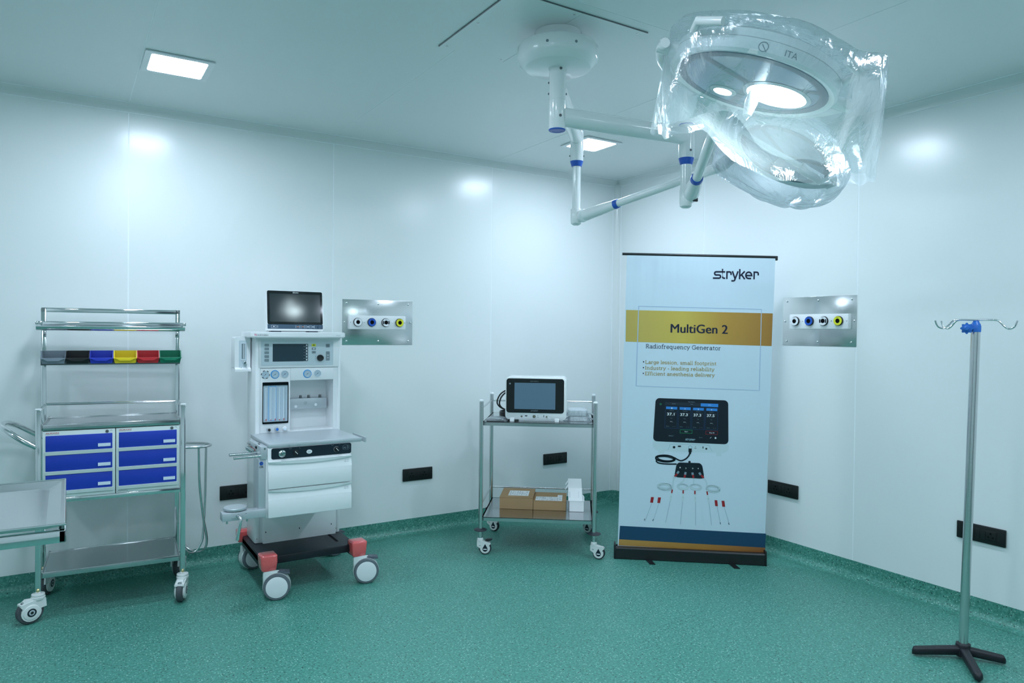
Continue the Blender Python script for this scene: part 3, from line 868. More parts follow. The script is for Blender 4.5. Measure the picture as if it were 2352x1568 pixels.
caster(ct, (0.633, 0.374, 0), math.radians(65), 0.058, 'hood')

# ---- two drawer cabinets standing in the cart
ALK = {}
def drawer_cabinet(x0, x1, label):
    t = thing('drawer_cabinet', label, 'drawer cabinet', CART_O, CART_YAW, 'drawer cabinets in the emergency cart')
    y0 = 0.004
    MB().rbox(x0, x1, y0, 0.352, 0.5925, 0.921, 0.003).build('carcass', 'offw', t)
    for zt, zb, zl in ((0.899, 0.822, 0.804), (0.803, 0.725, 0.708), (0.706, 0.628, 0.611)):
        d = MB().rbox(x0 + 0.013, x1 - 0.013, y0 - 0.004, y0 + 0.02, zb, zt, 0.0015).build('drawer', 'blue', t)
        lp = MB().prism([(y0 - 0.0095, zb - 0.001), (y0 + 0.003, zb + 0.0005), (y0 + 0.003, zl), (y0 - 0.0065, zl)], x0 + 0.010, x1 - 0.010, 'yz')
        lp.build('drawer_lip', 'offw', d, smooth=False)
        MB().rbox(x1 - 0.078, x1 - 0.018, y0 - 0.0065, y0 - 0.0035, zb + 0.009, zb + 0.032, 0.001).build('label_holder', 'blue', d)
        MB().box(x1 - 0.0755, x1 - 0.0205, y0 - 0.0071, y0 - 0.0064, zb + 0.0125, zb + 0.0285).build('label_card', 'label', d, smooth=False)
    MB().lathe((x1 - 0.036, y0, 0.9095), (0, -1, 0), [(0.0075, 0), (0.0075, 0.003), (0.004, 0.004)], 18).build('lock', 'darksteel', t)
    kr = MB()
    vs, fs = strokes([arc(x1 - 0.018, 0.910, 0.0045, 0.004, -10, 190, 8)], 0.0011)
    kr.add([(p[0], y0 - 0.0006, p[1]) for p in vs], fs)
    kr.build('key_mark', 'ink', t, smooth=False)
    lg = MB()
    put = lambda a, b: (a, y0 - 0.0006, b)
    text(lg, 'ALKON', (x0 + 0.013, 0.9095), (x0 + 0.068, 0.9095), 0.0055, put, 0, 0.02)
    text(lg, 'MODULAR SYSTEM', (x0 + 0.013, 0.9045), (x0 + 0.068, 0.9045), 0.0032, put, 1)
    lg.build('maker_lettering', ['red', 'ink'], t, smooth=False)
    return t
c1 = drawer_cabinet(0.019, 0.328, 'blue three-drawer cabinet in the emergency cart, behind the steel tray')
c2 = drawer_cabinet(0.331, 0.622, 'blue three-drawer cabinet in the emergency cart, beside the cylinder holder')
sl = MB()
text(sl, 'SYSTEM WITH', (0.342, 0.6035), (0.380, 0.6035), 0.0030, lambda a, b: (a, 0.0034, b))
text(sl, 'MULTI COLOUR', (0.336, 0.5985), (0.385, 0.5985), 0.0030, lambda a, b: (a, 0.0034, b))
sl.build('small_lettering', 'ink', c2, smooth=False)

# ---- six open-front storage bins hung on the rail
BINS = [('grey', (0.20, 0.25, 0.29)), ('black', (0.008, 0.009, 0.010)), ('blue', (0.02, 0.045, 0.48)), ('yellow', (0.78, 0.60, 0.01)), ('red', (0.52, 0.018, 0.025)), ('green', (0.0, 0.19, 0.10))]
BX = [(-0.0084, 1.2744), (0.0986, 1.2735), (0.2066, 1.2727), (0.3176, 1.2717), (0.4267, 1.2709), (0.5356, 1.2700)]
BW = 0.108
for (nm, colr), (bx, bz) in zip(BINS, BX):
    M['bin_' + nm] = mat('bin_plastic_' + nm, colr, 0.36, spec=0.5)
    x0, x1 = bx, bx + BW
    yb, yf = 0.350, 0.225          # back on the rail, front edge
    zb, zt = 1.240, 1.305
    zl = 1.268                     # front lip height
    th = 0.003
    b = MB()
    b.box(x0 + 0.006, x1 - 0.006, yf + 0.012, yb, zb, zb + th)
    b.box(x0, x1, yb - th, yb, zb, zt)
    for s_, xa, xb2 in ((0, x0 + 0.006, x0), (1, x1 - 0.006, x1)):
        e = th if s_ == 0 else -th
        q = [(xa, yf + 0.012, zb), (xa, yb, zb), (xb2, yb, zt), (xb2, yf + 0.034, zt), (xb2, yf, zl), ]
        b.add([(p[0], p[1], p[2]) for p in q] + [(p[0] + e, p[1], p[2]) for p in q],
              [(0, 1, 2, 3, 4), (9, 8, 7, 6, 5)] + [(i, (i + 1) % 5, 5 + (i + 1) % 5, 5 + i) for i in range(5)])
    b.add([(x0 + 0.006, yf + 0.012, zb), (x1 - 0.006, yf + 0.012, zb), (x1 - 0.001, yf + 0.004, zl), (x0 + 0.001, yf + 0.004, zl),
           (x0 + 0.006, yf + 0.015, zb), (x1 - 0.006, yf + 0.015, zb), (x1 - 0.001, yf + 0.007, zl), (x0 + 0.001, yf + 0.007, zl)],
          [(0, 1, 2, 3), (7, 6, 5, 4), (0, 3, 7, 4), (1, 5, 6, 2), (0, 4, 5, 1)])
    o = b.build('storage_bin', 'bin_' + nm, None, CART_O, (0, 0, CART_YAW), smooth=False)
    tag(o, nm + ' open-front storage bin hung on the emergency cart rack', 'bin', 'row of coloured storage bins')
    rim = MB()
    rim.rbox(x0 - 0.001, x1 + 0.001, yf - 0.002, yf + 0.008, zl - 0.004, zl + 0.002, 0.001)
    for xa in (x0 - 0.001, x1 - 0.003):
        rim.add([(xa, yf - 0.001, zl), (xa + 0.004, yf - 0.001, zl), (xa + 0.004, yf + 0.034, zt + 0.002), (xa, yf + 0.034, zt + 0.002),
                 (xa, yf + 0.006, zl), (xa + 0.004, yf + 0.006, zl), (xa + 0.004, yf + 0.041, zt + 0.002), (xa, yf + 0.041, zt + 0.002)],
                [(0, 1, 2, 3), (7, 6, 5, 4), (0, 3, 7, 4), (1, 5, 6, 2), (3, 2, 6, 7), (0, 4, 5, 1)])
    rim.build('rim', 'bin_' + nm, o, smooth=False)
    MB().prism([(x0 + 0.010, zl - 0.003), (x1 - 0.010, zl - 0.003), (x1 - 0.030, zl - 0.014), (x0 + 0.030, zl - 0.014)], yf - 0.006, yf + 0.006).build('finger_grip', 'bin_' + nm, o, smooth=False)

# ================================================================ instrument stand and its tray at the picture edge
st = thing('instrument_stand', 'steel instrument stand frame at the edge in front of the emergency cart', 'stand', (-3.937, -2.615, 0.0))
W_, L_ = 0.48, 0.60
fr_ = MB()
fr_.rbox(-W_, 0, 0, 0.016, 0.914, 0.944, 0.003)
fr_.rbox(-W_, 0, L_ - 0.016, L_, 0.914, 0.944, 0.003)
fr_.rbox(-0.016, 0, 0, L_, 0.914, 0.944, 0.003)
fr_.rbox(-W_, -W_ + 0.016, 0, L_, 0.914, 0.944, 0.003)
fr_.build('tray_frame', 'chrome', st)
MB().tube([(-W_ + 0.02, 0.3, 0.05), (-W_ + 0.02, 0.3, 0.92)], 0.016, 14).build('column', 'chrome', st)
MB().rbox(-W_, -0.20, 0.06, 0.09, 0.055, 0.085, 0.003).rbox(-W_, -0.20, L_ - 0.09, L_ - 0.06, 0.055, 0.085, 0.003).rbox(-W_, -W_ + 0.04, 0.06, L_ - 0.06, 0.055, 0.085, 0.003).build('foot_frame', 'chrome', st)
for x, y in ((-W_ + 0.02, 0.075), (-W_ + 0.02, L_ - 0.075), (-0.21, 0.075), (-0.21, L_ - 0.075)):
    MB().lathe((x, y - 0.012, 0.026), (0, 1, 0), [(0.02, 0), (0.026, 0.004), (0.026, 0.020), (0.02, 0.024)], 20).box(x - 0.006, x + 0.006, y - 0.004, y + 0.004, 0.03, 0.056).build('wheel', 'rubber', st)
ty = thing('instrument_tray', 'shallow stainless steel instrument tray at the edge beside the emergency cart', 'tray', (-3.937, -2.615, 0.944))
tr_ = MB()
o4 = [(-W_ + 0.004, 0.004), (-0.001, 0.004), (-0.001, L_ - 0.002), (-W_ + 0.004, L_ - 0.002)]
i4 = [(-W_ + 0.020, 0.014), (-0.012, 0.014), (-0.012, L_ - 0.016), (-W_ + 0.020, L_ - 0.016)]
f4 = [(-W_ + 0.030, 0.030), (-0.042, 0.030), (-0.042, L_ - 0.070), (-W_ + 0.030, L_ - 0.070)]
vs = [(x, y, 0.014) for x, y in o4] + [(x, y, 0.014) for x, y in i4] + [(x, y, 0.002) for x, y in f4] + [(x, y, 0.0005) for x, y in f4] + [(x, y, 0.010) for x, y in o4]
fs = []
for i in range(4):
    j = (i + 1) % 4
    fs += [(i, j, 4 + j, 4 + i), (4 + i, 4 + j, 8 + j, 8 + i), (16 + i, 12 + i, 12 + j, 16 + j), (i, 16 + i, 16 + j, j)]
fs += [(8, 9, 10, 11), (15, 14, 13, 12)]
tr_.add(vs, fs)
tr_.build('tray_body', 'shelf', ty, smooth=False)
MB().tube([(-W_ + 0.005, 0.004, 0.0135), (-0.002, 0.004, 0.0135), (-0.002, L_ - 0.003, 0.0135), (-W_ + 0.005, L_ - 0.003, 0.0135)], 0.0028, 8, closed=True).build('rolled_rim', 'chrome', ty)

# ================================================================ anaesthesia machine
MX, MY = -2.785, -0.59
am = thing('anaesthesia_machine', 'tall white anaesthesia machine with two drawers on a black wheeled base', 'medical machine', (MX, MY, 0))
TY = 0.142                    # tower front plane (local y)
def xl(v): return v - MX
def P_(x0, x1, y0, y1, z0, z1, name, m, par=am, r=0.004, label=None):
    return MB().rbox(x0, x1, y0, y1, z0, z1, r).build(name, m, par, label=label)
# base
bb = MB()
bb.rbox(-0.272, 0.256, -0.135, 0.358, 0.165, 0.210, 0.008)
bb.rbox(-0.272, -0.235, -0.135, 0.358, 0.145, 0.205, 0.008)
bb.rbox(0.219, 0.256, -0.135, 0.358, 0.145, 0.205, 0.008)
bb.build('base', 'base', am)
MB().prism(rr(0.165, 0.181, -0.045, 0.120, 0.007), 0.2095, 0.2105, 'xy').build('base_slot', 'hole', am, smooth=False)
# tower
tw = MB()
xa, xb = -0.249, 0.247
yb = 0.340
fx0, fx1 = xl(-3.005), xl(-2.836)      # flow column
nx1 = xl(-2.581)                       # right edge of niche
tw.rbox(xa, xa + 0.030, TY - 0.004, yb, 0.21, 1.388, 0.010)
tw.rbox(xb - 0.018, xb, TY - 0.002, yb, 0.21, 1.388, 0.006)
tw.box(xa + 0.02, xb - 0.01, TY + 0.006, yb - 0.005, 0.21, 0.84)
tw.box(xa + 0.02, fx1, TY + 0.003, yb - 0.005, 0.83, 1.206)
tw.box(fx1 - 0.01, xb - 0.01, TY + 0.145, yb - 0.005, 0.83, 1.14)
tw.box(nx1, xb - 0.006, TY + 0.003, yb - 0.005, 0.83, 1.206)
tw.box(fx1 - 0.01, nx1 + 0.01, TY + 0.002, yb - 0.005, 1.133, 1.206)
tw.box(xa + 0.02, xb - 0.01, TY + 0.002, yb - 0.005, 1.2075, 1.388)
tw.build('tower', 'white', am, ang=30)
P_(fx0, fx1 - 0.002, TY - 0.002, TY + 0.01, 0.836, 1.2045, 'flow_panel', 'white', r=0.002)
P_(fx1 + 0.001, nx1 - 0.001, TY - 0.002, TY + 0.012, 1.134, 1.2045, 'gauge_panel', 'white', r=0.002)
P_(xa + 0.016, xb - 0.012, TY - 0.004, TY + 0.01, 1.2085, 1.384, 'display_housing', 'white', r=0.003)
sk = MB().rbox(xa + 0.045, xb - 0.030, TY - 0.022, TY + 0.01, 0.205, 0.46, 0.003)
sk.build('lower_cover', 'white', am)
for x, z in ((-0.1900, 0.2741), (0.0003, 0.2715), (0.1898, 0.2702)):
    MB().prism([(x - 0.0022, z - 0.004), (x + 0.0022, z - 0.004), (x + 0.0022, z + 0.004), (x - 0.0022, z + 0.004)], TY - 0.0226, TY - 0.021).build('cover_slot', 'hole', am, smooth=False)
for x, z in ((-0.2352, 0.4282), (-0.2342, 0.2394), (0.2234, 0.2367)):
    MB().lathe((x, TY - 0.003, z), (0, -1, 0), [(0.004, 0), (0.0035, 0.002), (0.001, 0.003)], 10).build('screw', 'steel', am)
# top shelf
ts = MB().prism(rr(-0.290, 0.258, 0.07, 0.365, 0.03), 1.387, 1.411, 'xy')
ts.prism(rr(-0.284, 0.252, 0.076, 0.359, 0.026), 1.381, 1.414, 'xy')
ts.build('top_shelf', 'white', am, ang=50)
lg = MB()
pf_ = lambda y: (lambda a, b: (a, y, b))
text(lg, 'NORTHERN', (-0.2544, 1.3934), (-0.1944, 1.3930), 0.0068, pf_(0.0694), 0, 0.01)
vs, fs = strokes([[(-0.2667, 1.3933), (-0.2668, 1.4037)], [(-0.2658, 1.4037), (-0.2593, 1.3934)], [(-0.2578, 1.3927), (-0.2579, 1.4033)]], 0.0022)
lg.add([(p[0], 0.0694, p[1]) for p in vs], fs, 1)
for k, cx in enumerate((774.5, 777, 779.8)):
    c_ = (0.2079, 1.3961)
    vs, fs = strokes([arc(c_[0] + (k - 1) * 0.009, c_[1], 0.003, 0.0026, 0, 360, 10)], 0.0007)
    lg.add([(p[0], 0.0694, p[1]) for p in vs], fs, 2)
lg.build('maker_lettering', ['ink', 'pink', 'greyink'], am, smooth=False)
# display panel with keys
x0, z1 = (-0.2178, 1.3645)
x1, z0 = (0.2000, 1.2218)
cpn = MB().prism(rr(x0, x1, z0, z1, 0.004), TY - 0.006, TY - 0.003).build('control_panel', 'pale', am, smooth=False)
a = (-0.1534, 1.3462)
b = (0.0231, 1.2443)
MB().box(a[0], b[0], TY - 0.0066, TY - 0.0055, b[1], a[1]).build('display', 'screen', cpn, smooth=False)
for i in range(6):
    zt = a[1] + (b[1] - a[1]) * i / 6
    zb_ = a[1] + (b[1] - a[1]) * (i + 1) / 6 + 0.0012
    e = (0.0486, 1.3190)
    k_ = MB().prism(rr(b[0] + 0.0002, e[0], zb_, zt, 0.0015, 2), TY - 0.0072, TY - 0.0055)
    k_.prism(circ(e[0] - 0.008, (zt + zb_) / 2, 0.0046, 14), TY - 0.0076, TY - 0.007, m=1)
    k_.build('soft_key', ['screen', 'whiteink'], cpn, smooth=False)
for i, (py, word) in enumerate(((792.3, 'F1'), (801, 'F2'), (809.5, 'MENU'), (818.4, 'MUTE'), (827, 'TEST'))):
    c_ = (-0.1864, 1.3199)
    cz = (-0.1865, 1.3390)[1] + ((-0.1860, 1.2528)[1] - (-0.1865, 1.3390)[1]) * i / 4
    k_ = MB().prism(rr(c_[0] - 0.0122, c_[0] + 0.0122, cz - 0.0078, cz + 0.0078, 0.003, 3), TY - 0.0078, TY - 0.0055)
    k_.build('key', 'grey', cpn)
for i, (c_, m_) in enumerate((((0.0824, 1.3386), 'yellow'), ((0.0825, 1.3178), 'grey'), ((0.0827, 1.2967), 'grey'))):
    o = MB().prism(rr(c_[0] - 0.0118, c_[0] + 0.0118, c_[1] - 0.0072, c_[1] + 0.0072, 0.002, 3), TY - 0.0078, TY - 0.0055).build('key', m_, cpn, label='yellow key' if m_ == 'yellow' else None)
    s_ = MB()
    if i == 0:
        s_.prism(circ(c_[0], c_[1], 0.0035, 10), TY - 0.0082, TY - 0.0078)
    elif i == 1:
        s_.prism(circ(c_[0], c_[1], 0.0038, 10), TY - 0.0082, TY - 0.0078)
    else:
        s_.add([(p[0], TY - 0.0081, p[1]) for p in strokes([[(c_[0] - 0.004, c_[1] + 0.002), (c_[0] - 0.002, c_[1] - 0.003), (c_[0] + 0.004, c_[1] + 0.003)]], 0.0012)[0]], strokes([[(0, 0), (1, 1), (2, 0)]], 0.1)[1])
    s_.build('key_symbol', 'ink' if i != 1 else 'whiteink', o, smooth=False)
c_ = (0.1666, 1.3354)
o = MB().prism(rr(c_[0] - 0.0115, c_[0] + 0.0115, c_[1] - 0.0105, c_[1] + 0.0105, 0.002, 3), TY - 0.0078, TY - 0.0055).build('power_key', 'grey', cpn)
vs, fs = strokes([arc(c_[0], c_[1], 0.0038, 0.0038, 130, 410, 12), [(c_[0], c_[1]), (c_[0], c_[1] + 0.005)]], 0.001)
MB().add([(p[0], TY - 0.0082, p[1]) for p in vs], fs).build('power_symbol', 'ink', o, smooth=False)
c_ = (0.1671, 1.2743)
o = MB().prism(rr(c_[0] - 0.0115, c_[0] + 0.0115, c_[1] - 0.0275, c_[1] + 0.0275, 0.003, 3), TY - 0.0072, TY - 0.0055).build('indicator_strip', 'grey', cpn)
ind = MB()
text(ind, 'POWER', (c_[0] - 0.007, c_[1] + 0.015), (c_[0] + 0.007, c_[1] + 0.015), 0.0035, pf_(TY - 0.0075), 0)
for dz in (0.003, -0.012):
    ind.box(c_[0] - 0.004, c_[0] + 0.004, TY - 0.0078, TY - 0.0072, c_[1] + dz, c_[1] + dz + 0.003, 1)
ind.build('indicator', ['ink', 'whiteink'], o, smooth=False)
c_ = (0.1207, 1.2632)
MB().lathe((c_[0], TY - 0.006, c_[1]), (0, -1, 0), [(0.0195, 0), (0.0195, 0.004), (0.0175, 0.016), (0.0155, 0.018), (0.008, 0.0175), (0.0, 0.016)], 32).build('rotary_knob', 'black', cpn)
vs, fs = strokes([arc(c_[0] + 0.002, c_[1], 0.030, 0.030, 150, 210, 8)], 0.0012)
MB().add([(p[0], TY - 0.0063, p[1]) for p in vs], fs).build('turn_arrow', 'greyink', cpn, smooth=False)
# pressure gauges
for i, c_ in enumerate(((-0.1931, 1.1710), (-0.1391, 1.1710), (-0.0843, 1.1720), (0.0465, 1.1705), (0.1063, 1.1717))):
    rm = ('white', 'ltblue', 'white', 'ltblue', 'white')[i]
    g = MB().lathe((c_[0], TY - 0.002, c_[1]), (0, -1, 0), [(0.0245, 0), (0.0245, 0.002), (0.0235, 0.003), (0.0195, 0.003)], 36).build('gauge', rm, am, label=('gauge with black and white ring', 'gauge with blue ring', 'gauge with white ring', 'gauge with blue ring', 'gauge with white ring')[i])
    if i == 0:
        q = MB()
        for a0 in (20, 80, 140, 200, 260, 320):
            vs, fs = strokes([arc(c_[0], c_[1], 0.0222, 0.0222, a0 - 40, a0 - 14, 4)], 0.0045)
            q.add([(p[0], TY - 0.0053, p[1]) for p in vs], fs)
        q.build('ring_mark', 'ink', g, smooth=False)
    MB().lathe((c_[0], TY - 0.005, c_[1]), (0, -1, 0), [(0.0198, 0), (0.0198, 0.004), (0.0180, 0.004), (0.0180, 0.002), (0, 0.002)], 32).build('dial', 'scale', g)
    nd = MB()
    vs, fs = strokes([[(c_[0] - 0.010, c_[1] - 0.008), (c_[0] + 0.006, c_[1] + 0.005)]], 0.0012)
    nd.add([(p[0], TY - 0.0078, p[1]) for p in vs], fs)
    nd.prism(circ(c_[0], c_[1], 0.0022, 10), TY - 0.008, TY - 0.007)
    for k in range(9):
        an = math.radians(-45 + 270 * k / 8)
        vs, fs = strokes([[(c_[0] + 0.0135 * math.cos(an), c_[1] + 0.0135 * math.sin(an)), (c_[0] + 0.0165 * math.cos(an), c_[1] + 0.0165 * math.sin(an))]], 0.0009)
        nd.add([(p[0], TY - 0.0075, p[1]) for p in vs], fs)
    nd.build('needle', 'ink', g, smooth=False)
# flow meter bank
a = (-0.2087, 1.1268)
b = (-0.0638, 0.8887)
fm = MB().ringprism(rr(a[0], b[0], b[1], a[1], 0.004, 3), rr(a[0] + 0.0035, b[0] - 0.0035, b[1] + 0.011, a[1] - 0.018, 0.004, 3), TY - 0.010, TY - 0.002).build('flowmeter_bank', 'glass', am, smooth=False, label='black framed flowmeter bank')
MB().box(a[0] + 0.002, b[0] - 0.002, TY - 0.0045, TY - 0.0025, b[1] + 0.008, a[1] - 0.014).build('scale_plate', 'scale', fm, smooth=False)
W5 = b[0] - a[0]
zt, zb_ = a[1] - 0.030, b[1] + 0.020
for k, fx in enumerate((0.135, 0.32, 0.49, 0.655, 0.82)):
    cx = a[0] + W5 * fx
    MB().cyl((cx, TY - 0.0075, zb_), (cx, TY - 0.0075, zt), 0.0028, n=10).build('flow_tube', 'acryl', fm)
    tk = MB()
    for j in range(24):
        z = zb_ + (zt - zb_) * (j + 1) / 26
        tk.box(cx + 0.003, cx + (0.0075 if j % 4 == 0 else 0.0055), TY - 0.0052, TY - 0.0046, z, z + 0.0012)
    tk.build('scale_marks', 'greyink', fm, smooth=False)
    MB().box(cx - 0.002, cx + 0.002, TY - 0.0108, TY - 0.0100, zb_ - 0.002, zb_ + (0.009 if k in (0, 2, 4) else 0.005)).build('float', 'red', fm, smooth=False)
ol = MB()
def outline(x0, x1, z0, z1, w, m):
    vs, fs = strokes([[(x0, z0), (x1, z0)], [(x1, z0), (x1, z1)], [(x1, z1), (x0, z1)], [(x0, z1), (x0, z0)]], w)
    ol.add([(p[0], TY - 0.0055, p[1]) for p in vs], fs, m)
outline(a[0] + W5 * 0.235, a[0] + W5 * 0.52, zb_ - 0.002, zt + 0.006, 0.0026, 0)
outline(a[0] + W5 * 0.585, a[0] + W5 * 0.88, zb_, zt + 0.007, 0.0009, 1)
outline(a[0] + W5 * 0.03, a[0] + W5 * 0.16, zb_, zt + 0.005, 0.0009, 1)
ol.build('scale_outline', ['ltblue', 'greyink'], fm, smooth=False)
for i, c_ in enumerate(((-0.1738, 0.8579), (-0.1293, 0.8588), (-0.0845, 0.8584))):
    o = MB().lathe((c_[0], TY - 0.002, c_[1]), (0, -1, -0.1), [(0.0105, 0), (0.0125, 0.004), (0.0125, 0.012), (0.0105, 0.014), (0.0095, 0.020), (0.0, 0.0205)], 24).build('flow_knob', ('silver', 'silver', 'white')[i], am)
    MB().lathe((c_[0], TY - 0.0225, c_[1] - 0.002), (0, -1, 0), [(0.0078, 0), (0.0072, 0.003), (0.0, 0.003)], 20).build('knob_face', ('black', 'knobblue', 'label')[i], o)
# vaporiser bar in the niche
vb_y = TY + 0.085
vb = MB().rbox(fx1 - 0.004, xl(-2.594), vb_y, vb_y + 0.06, 0.956, 1.018, 0.003).build('vaporiser_bar', 'silver', am)
for c_ in ((-0.0382, 1.0255), (0.0313, 1.0251), (0.0800, 1.0244), (0.1482, 1.0242)):
    sx = c_[0] * 1.0 + 0.006
    MB().lathe((sx, vb_y + 0.02, 1.018), (0, 0, 1), [(0.010, 0), (0.010, 0.004), (0.0075, 0.005), (0.0085, 0.014), (0.006, 0.018), (0.0, 0.018)], 18).build('stud', 'darksteel', vb)
for dx, dz in ((0.055, -0.016), (0.175, -0.010)):
    MB().lathe((fx1 + dx, vb_y, 0.987 + dz), (0, -1, 0), [(0.009, 0), (0.008, 0.003), (0.003, 0.003), (0.003, 0.001), (0, 0.001)], 16).build('bar_screw', 'whiteink', vb)
vs, fs = strokes([arc(fx1 + 0.112, 0.991, 0.008, 0.008, 0, 360, 18), [(fx1 + 0.107, 0.991), (fx1 + 0.117, 0.991)], [(fx1 + 0.1145, 0.996), (fx1 + 0.1145, 0.986)]], 0.0014)
MB().add([(p[0], vb_y - 0.0006, p[1]) for p in vs], fs).build('symbol', 'greyink', vb, smooth=False)
# work surface, drawer unit
P_(-0.271, 0.233, -0.270, TY + 0.004, 0.814, 0.836, 'work_surface', 'silver', r=0.005)
MB().rbox(-0.2705, 0.2325, -0.2695, -0.262, 0.8155, 0.8375, 0.003).build('surface_edge', 'silver', am)
DX0, DX1 = -0.273, 0.172
P_(DX0, DX1, -0.268, TY, 0.451, 0.814, 'drawer_unit', 'white', r=0.003)
a = (-0.2546, 0.8289)
b = (0.1717, 0.8225)
zt, zb_ = 0.8125, 0.7555
fp = MB().prism(rr(a[0], b[0], zb_, zt, 0.010, 4), -0.2715, -0.2675).build('front_panel', 'navy', am, smooth=False, label='dark navy front panel')
c_ = (-0.2003, 0.7826)
o = MB().lathe((c_[0], -0.2715, c_[1]), (0, -1, 0), [(0.0185, 0), (0.0185, 0.004), (0.0165, 0.006), (0.0120, 0.008), (0.0120, 0.022), (0.0105, 0.025), (0.0075, 0.025), (0.0065, 0.018), (0, 0.018)], 28).build('gas_fitting', 'chrome', fp)
for i, c_ in enumerate(((-0.1306, 0.7835), (0.0885, 0.7836))):
    o = MB().lathe((c_[0], -0.2715, c_[1]), (0, -1, 0), [(0.0140, 0), (0.0140, 0.008), (0.0125, 0.010), (0, 0.010)], 26).build('selector_knob', 'black', fp)
    MB().rbox(c_[0] - 0.004, c_[0] + 0.004, -0.289, -0.281, c_[1] - 0.012, c_[1] + 0.012, 0.002).build('knob_bar', 'black', o)
    vs, fs = strokes([[(c_[0] - 0.0075, c_[1] + 0.0085), (c_[0] + 0.0065, c_[1] - 0.006)]], 0.0026)
    MB().add([(p[0], -0.2895, p[1]) for p in vs], fs).build('pointer_mark', 'whiteink', o, smooth=False)
    if i == 1:
        MB().ringprism(circ(c_[0], c_[1], 0.0150, 24), circ(c_[0], c_[1], 0.0132, 24), -0.2735, -0.2716).build('knob_ring', 'silver', o)
c_ = (-0.0588, 0.7823)
o = MB().prism(circ(c_[0], c_[1], 0.0148, 24, 0.0108), -0.2745, -0.2715).build('flush_button', 'whiteink', fp)
t_ = MB()
text(t_, 'O2+', (c_[0] - 0.008, c_[1] - 0.004), (c_[0] + 0.008, c_[1] - 0.004), 0.008, pf_(-0.2749))
t_.build('button_lettering', 'greyink', o, smooth=False)
pr = MB()
c_ = (0.1429, 0.7900)
vs, fs = strokes([arc(c_[0] + 0.008, c_[1], 0.013, 0.013, -90, 90, 10) + arc(c_[0] - 0.008, c_[1], 0.013, 0.013, 90, 270, 10) + [(c_[0] + 0.008, c_[1] - 0.013)]], 0.0009)
pr.add([(p[0], -0.2719, p[1]) for p in vs], fs)
text(pr, 'N', (c_[0] - 0.016, c_[1] - 0.008), (c_[0] - 0.003, c_[1] - 0.008), 0.012, pf_(-0.2719), 0, 0.005, 0.25)
text(pr, '3', (c_[0] + 0.003, c_[1] - 0.007), (c_[0] + 0.013, c_[1] - 0.007), 0.016, pf_(-0.2719))
c_ = (-0.2049, 0.8114)
text(pr, 'ACGO', (c_[0] - 0.012, c_[1] - 0.001), (c_[0] + 0.012, c_[1] - 0.001), 0.0032, pf_(-0.2719))
c_ = (0.0664, 0.8089)
vs, fs = strokes([arc(c_[0], c_[1], 0.0048, 0.0048, 0, 360, 14)], 0.0010)
pr.add([(p[0], -0.2719, p[1]) for p in vs], fs)
c_ = (0.1062, 0.8095)
vs, fs = strokes([[(c_[0], c_[1] - 0.004), (c_[0], c_[1] + 0.004)]], 0.0010)
pr.add([(p[0], -0.2719, p[1]) for p in vs], fs)
c_ = (-0.1636, 0.8150)
vs, fs = strokes([arc(c_[0] - 0.002, c_[1] + 0.008, 0.0045, 0.0045, 0, 360, 10), [(c_[0], c_[1] + 0.004), (c_[0] + 0.004, c_[1] - 0.002)], arc(c_[0] + 0.004, c_[1] - 0.006, 0.004, 0.006, 60, 380, 10), [(c_[0] + 0.008, c_[1] - 0.004), (c_[0] + 0.012, c_[1] - 0.012)]], 0.0009)
pr.add([(p[0], -0.2719, p[1]) for p in vs], fs)
c_ = (-0.1137, 0.8134)
vs, fs = strokes([[(c_[0] - 0.008, c_[1] + 0.001), (c_[0] - 0.008, c_[1] + 0.010), (c_[0] + 0.008, c_[1] + 0.010), (c_[0] + 0.008, c_[1] + 0.001), (c_[0] - 0.008, c_[1] + 0.001)], [(c_[0], c_[1] + 0.001), (c_[0] + 0.006, c_[1] - 0.012), (c_[0] + 0.010, c_[1] - 0.010)]], 0.0008)
pr.add([(p[0], -0.2719, p[1]) for p in vs], fs)
pr.build('panel_lettering', 'greyink', fp, smooth=False)
for zt, zb_ in ((0.746, 0.604), (0.599, 0.456)):
    d = MB()
    xm0, xm1 = DX0 + 0.001, DX1 - 0.001
    d.rbox(xm0, xm1, -0.2865, -0.267, zb_, zt - 0.052, 0.003)
    N = 24
    d.grid(lambda u, v: (xm0 + (xm1 - xm0) * u, -0.2865 + 0.0115 * math.sin(v * PI / 2), zt - 0.0535 + 0.053 * v), 12, 6)
    d.build('drawer', 'white', am, ang=30)
    lp = MB()
    f = lambda u: 0.0055 + 0.0145 * math.sin(PI * u) ** 0.8
    lp.grid(lambda u, v: (xm0 + (xm1 - xm0) * u, -0.2880 + 0.003 * v, zt - f(u) * v), N, 2)
    lp.grid(lambda u, v: (xm0 + (xm1 - xm0) * u, -0.2880 + 0.021 * v, zt), N, 1)
    lp.grid(lambda u, v: (xm0 + (xm1 - xm0) * u, -0.2850 + 0.016 * v, zt - f(u) + 0.002 * v), N, 1)
    lp.build('drawer_pull', 'white', am, ang=30, recalc=False)
    t_ = MB()
    cx = xm1 - 0.030
    vs, fs = strokes([[(cx - 0.010, zt - 0.024), (cx - 0.006, zt - 0.018), (cx - 0.002, zt - 0.024), (cx - 0.010, zt - 0.024)]], 0.0006)
    t_.add([(p[0], -0.2838, p[1]) for p in vs], fs)
    text(t_, 'load', (cx + 0.001, zt - 0.0235), (cx + 0.012, zt - 0.0235), 0.0042, pf_(-0.2838))
    text(t_, '10kg max', (cx - 0.013, zt - 0.032), (cx + 0.012, zt - 0.032), 0.0042, pf_(-0.2846))
    t_.build('load_lettering', 'greyink', am, smooth=False)
